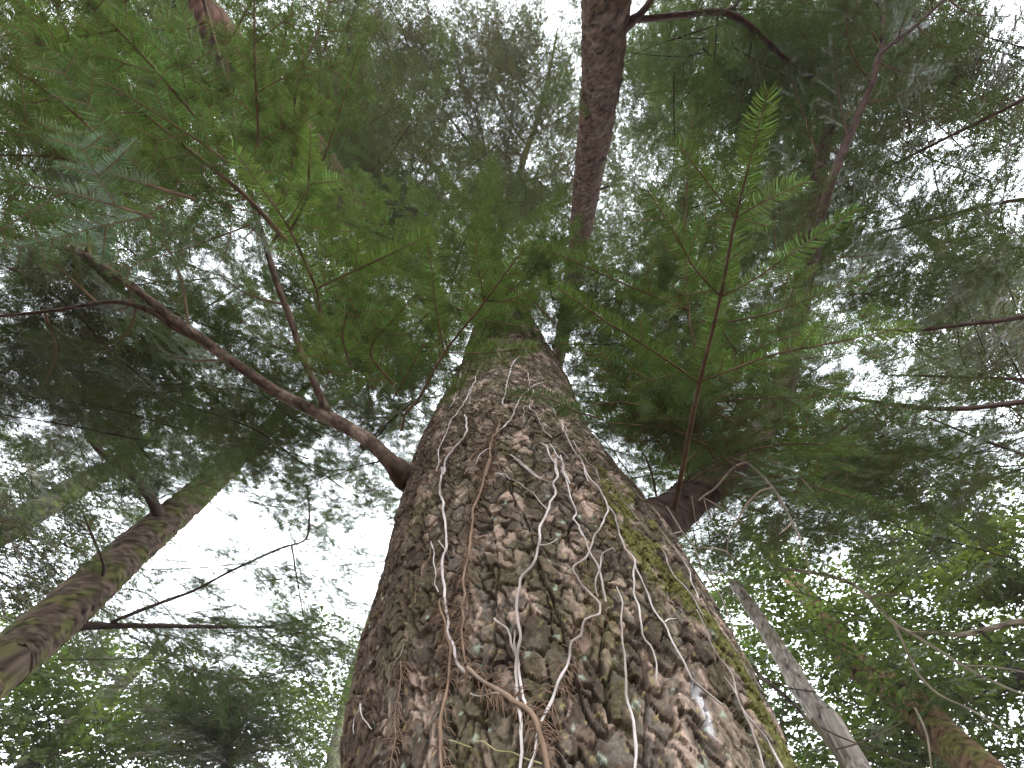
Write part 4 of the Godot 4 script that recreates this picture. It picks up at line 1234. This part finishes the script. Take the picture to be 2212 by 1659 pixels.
func build_understorey() -> void:
	# grey broken pole
	var o := stem("dead_pole", "bare grey dead stem snapped off at its top", "snag", [[1850, 1659, 2.35, 54], [1815, 1598, 2.45, 50], [1774, 1547, 2.55, 47], [1730, 1486, 2.7, 42], [1693, 1422, 2.85, 37], [1646, 1348, 3.05, 30], [1606, 1288, 3.25, 25], [1588, 1264, 3.35, 22]], Color(0.17, 0.145, 0.12), Color(0.13, 0.11, 0.08, 0.8), 18)
	var g := Geo.new()
	for k in 7:
		var a := at(1588 + rng.randf_range(-8, 8), 1266 + rng.randf_range(-3, 3), 3.34)
		tube(g, PackedVector3Array([a, a + Vector3(rng.randf_range(-0.01, 0.01), rng.randf_range(0.03, 0.09), 0)]), PackedFloat32Array([0.009, 0.002]), 4, Color(0.26, 0.21, 0.16))
	part("splinters", g, M.wood, o, "stuff")
	# mossy trunk among the leaves
	var t := stem("broadleaf_tree", "mossy brown tree trunk glimpsed among bright leaves", "tree", [[2240, 1770, 5.0, 92], [2065, 1618, 5.8, 78], [1977, 1530, 6.4, 70], [1933, 1486, 6.8, 66], [1835, 1422, 7.6, 58], [1757, 1307, 9.2, 40], [1690, 1230, 11.0, 26], [1600, 1130, 13.0, 12]], Color(0.09, 0.055, 0.03), Color(0.07, 0.065, 0.02, 0.9))
	var l := Leafage.new()
	var ax := at(1835, 1422, 7.6)
	crown(l, t, 1780, 1290, 270, 160, 6.5, 10.0, 0.7, ax, 1.4, 0.55, GREEN, "leaf")
	crown(l, t, 1640, 1330, 110, 190, 5.0, 8.0, 0.8, ax, 1.2, 0.5, GREEN, "leaf")
	crown(l, t, 1850, 1570, 270, 160, 5.6, 9.0, 0.75, ax, 1.4, 0.55, GREEN, "leaf")
	hang(l, t)
	# bright broadleaf tree
	var bl := stem("broadleaf_tree", "bright yellow-green broadleaf tree with a crooked dark limb", "tree", [[2420, 1500, 8.0, 70], [2330, 1340, 9.0, 50], [2212, 1262, 9.6, 34], [2130, 1215, 10.0, 24], [2060, 1180, 10.6, 14], [1950, 1130, 11.5, 6]], Color(0.035, 0.03, 0.024), Color(0.05, 0.06, 0.03, 0.6))
	l = Leafage.new()
	for e in [
		[[2320, 1600, 8.2, 34], [2212, 1470, 8.6, 26], [2150, 1400, 9.0, 20], [2120, 1350, 9.4, 10]],
		[[2212, 1262, 9.6, 20], [2160, 1290, 9.6, 14], [2080, 1300, 9.8, 6]]]:
		g = Geo.new()
		limb(g, trace(e), 0.08, 8, Color(0.035, 0.03, 0.024), 0.12, 0.3)
		part("branch", g, M.wood, bl)
	var ax2 := at(2212, 1262, 9.6)
	crown(l, bl, 2030, 1340, 250, 210, 8.0, 13.0, 0.8, ax2, 1.8, 0.65, Color(1.25, 1.18, 0.85), "leaf")
	crown(l, bl, 2100, 1160, 180, 140, 8.0, 12.0, 0.7, ax2, 1.8, 0.65, GREEN, "leaf")
	crown(l, bl, 2080, 1580, 210, 160, 7.5, 12.0, 0.75, ax2, 1.8, 0.65, LIME, "leaf")
	hang(l, bl)
	# pale limb of a shrub passing low at the right
	var sh := stem("leafless_shrub", "leaning shrub with long bare pale branches before the bright leaves", "shrub", [[2700, 1400, 3.0, 20], [2400, 1310, 3.2, 16], [2212, 1341, 3.3, 12], [2137, 1358, 3.35, 10], [2076, 1371, 3.4, 9], [2018, 1366, 3.45, 9], [1971, 1368, 3.5, 9], [1930, 1344, 3.5, 8], [1876, 1290, 3.55, 8], [1828, 1256, 3.6, 8], [1747, 1236, 3.7, 7], [1686, 1229, 3.8, 5]], Color(0.19, 0.155, 0.115), Color(0.12, 0.12, 0.06, 0.8), 8)
	for e in [
		[[1971, 1368, 3.5, 7], [2028, 1405, 3.4, 6], [2082, 1439, 3.35, 6], [2147, 1473, 3.3, 5], [2240, 1512, 3.2, 4]],
		[[1930, 1344, 3.5, 6], [1957, 1402, 3.45, 5], [1984, 1456, 3.4, 5], [2028, 1500, 3.35, 4], [2099, 1534, 3.3, 4], [2167, 1578, 3.2, 3]],
		[[1876, 1290, 3.55, 4], [1920, 1284, 3.5, 3.5], [1960, 1290, 3.5, 3], [2010, 1330, 3.45, 2]],
		[[1977, 1530, 3.3, 4], [2000, 1580, 3.2, 4], [2010, 1640, 3.1, 3], [2016, 1700, 3.0, 2]],
		[[2082, 1439, 3.35, 4], [2140, 1440, 3.3, 3.5], [2230, 1455, 3.2, 3]]]:
		g = Geo.new()
		limb(g, trace(e), 0.04, 6, Color(0.17, 0.14, 0.10), 0.1, 0.4)
		part("branch", g, M.wood, sh)
	# dark thin saplings by the trunk's right foot
	var sp := stem("sapling", "thin dark leafless sapling beside the mossy flank of the trunk", "sapling", [[1850, 1700, 1.7, 10], [1788, 1605, 1.8, 9], [1744, 1554, 1.88, 8], [1703, 1510, 1.95, 8], [1646, 1463, 2.05, 7], [1610, 1425, 2.15, 6], [1592, 1395, 2.2, 4]], Color(0.06, 0.045, 0.035), Color(0.1, 0.09, 0.05, 0.6), 6)
	for e in [
		[[1744, 1554, 1.88, 4], [1790, 1580, 1.9, 3.5], [1860, 1610, 1.95, 3], [1960, 1650, 2.0, 2]],
		[[1703, 1510, 1.95, 4], [1690, 1540, 1.9, 3], [1680, 1600, 1.85, 2]],
		[[1646, 1463, 2.05, 3.5], [1700, 1485, 2.05, 3], [1790, 1500, 2.1, 2.4], [1860, 1530, 2.1, 2]],
		[[1800, 1620, 1.8, 3], [1870, 1600, 1.85, 3], [1950, 1560, 1.95, 2]]]:
		g = Geo.new()
		limb(g, trace(e), 0.04, 5, Color(0.07, 0.055, 0.042), 0.1, 0.4)
		part("branch", g, M.wood, sp)
	# dead hanging vine beside the right limb
	var dv := thing("hanging_vine", "dry leafless vine twigs hanging from the thick upturned limb", "vine", at(1610, 999, 1.55))
	for e in [
		[[1560, 985, 1.60, 3], [1610, 999, 1.55, 5], [1637, 1019, 1.53, 5], [1669, 1054, 1.5, 5], [1691, 1089, 1.48, 4.5], [1711, 1128, 1.46, 4], [1731, 1171, 1.45, 3.5], [1746, 1225, 1.44, 2.5], [1752, 1260, 1.43, 2]],
		[[1610, 999, 1.55, 5], [1585, 1009, 1.5, 5], [1562, 1034, 1.46, 4.5], [1543, 1056, 1.43, 4.5], [1520, 1071, 1.4, 4], [1510, 1081, 1.38, 3]],
		[[1669, 1054, 1.5, 4.5], [1642, 1061, 1.47, 4.5], [1620, 1081, 1.44, 4.2], [1602, 1106, 1.42, 4], [1592, 1128, 1.4, 3.5], [1579, 1146, 1.39, 3.2], [1572, 1173, 1.38, 3], [1571, 1198, 1.37, 2]],
		[[1520, 1076, 1.4, 3.2], [1553, 1094, 1.39, 3.2], [1605, 1130, 1.38, 2.2]],
		[[1494, 1071, 1.40, 3], [1498, 1100, 1.38, 3], [1505, 1136, 1.36, 2]],
		[[1520, 1076, 1.40, 2.8], [1530, 1110, 1.38, 2.8], [1549, 1140, 1.36, 2]],
		[[1711, 1128, 1.46, 4], [1700, 1140, 1.44, 4], [1682, 1155, 1.42, 2]],
		[[1610, 999, 1.55, 3], [1660, 995, 1.55, 3], [1716, 1020, 1.56, 2.6], [1757, 1063, 1.58, 2]]]:
		g = Geo.new()
		limb(g, trace(e), 0.02, 6, Color(0.24, 0.20, 0.155), 0.1, 0.4)
		part("stem", g, M.wood, dv)
	var dw := thing("hanging_vine", "long thin dry vine arching off the mossy edge of the trunk", "vine", on_trunk(1446, 1101, 0.02))
	for e in [
		[[1440, 1095, 1.36, 4], [1446, 1104, 1.34, 4.5], [1473, 1148, 1.28, 4.5], [1500, 1185, 1.25, 4.5], [1518, 1228, 1.22, 4], [1548, 1275, 1.2, 4], [1562, 1300, 1.19, 3.5], [1577, 1344, 1.18, 3], [1592, 1400, 1.17, 2]],
		[[1473, 1148, 1.28, 3.5], [1450, 1156, 1.24, 3.5], [1440, 1180, 1.2, 3.5], [1444, 1230, 1.14, 3.2], [1460, 1262, 1.1, 3], [1500, 1285, 1.08, 2.4]],
		[[1500, 1185, 1.25, 3], [1530, 1183, 1.27, 2.8], [1570, 1192, 1.3, 2.6], [1590, 1215, 1.32, 2]],
		[[1518, 1238, 1.22, 3], [1555, 1238, 1.24, 2.8], [1590, 1260, 1.26, 2.4], [1620, 1290, 1.28, 2]]]:
		g = Geo.new()
		limb(g, trace(e), 0.02, 6, Color(0.25, 0.21, 0.165), 0.1, 0.4)
		part("stem", g, M.wood, dw)
	# leafy trees low at the left
	var lt := stem("broadleaf_tree", "pale green broadleaf tree beyond the leaning trunk", "tree", [[-200, 1900, 9.0, 60], [-40, 1760, 10.5, 50], [120, 1600, 12.5, 40], [260, 1480, 15.0, 26], [360, 1380, 18.0, 10]], Color(0.11, 0.09, 0.07), Color(0.1, 0.1, 0.05, 0.6))
	l = Leafage.new()
	crown(l, lt, 180, 1550, 300, 160, 10.0, 15.0, 0.9, at(180, 1560, 13.0), 2.0, 0.75, LIME, "leaf")
	crown(l, lt, 500, 1600, 300, 110, 9.0, 14.0, 0.9, at(180, 1560, 13.0), 2.0, 0.75, GREEN, "leaf")
	crown(l, lt, 80, 1380, 120, 90, 10.0, 14.0, 0.6, at(180, 1560, 13.0), 1.8, 0.65, GREEN, "leaf")
	hang(l, lt)
	var yew := stem("young_conifer", "dense young conifer low between the leaning tree and the big trunk", "tree", [[470, 2000, 7.0, 30], [480, 1780, 7.6, 26], [490, 1640, 8.2, 20], [500, 1560, 8.6, 14], [505, 1490, 9.0, 6]], Color(0.06, 0.05, 0.04), Color(0.06, 0.06, 0.03, 0.6), 8)
	l = Leafage.new()
	crown(l, yew, 500, 1570, 150, 110, 7.2, 9.5, 0.9, at(490, 1640, 8.2), 1.1, 0.45, DARK)
	hang(l, yew)
	var gr := stem("grey_tree", "straight grey-green tree half hidden by the big trunk's dark flank", "tree", [[690, 1800, 8.0, 40], [720, 1659, 9.0, 36], [745, 1540, 10.0, 30], [770, 1440, 11.5, 24], [830, 1250, 15.0, 14]], Color(0.09, 0.085, 0.055), Color(0.07, 0.075, 0.035, 0.8))
	l = Leafage.new()
	crown(l, gr, 700, 1490, 120, 170, 9.0, 13.0, 0.5, at(745, 1540, 10.0), 1.5, 0.6, GREEN, "leaf")
	hang(l, gr)
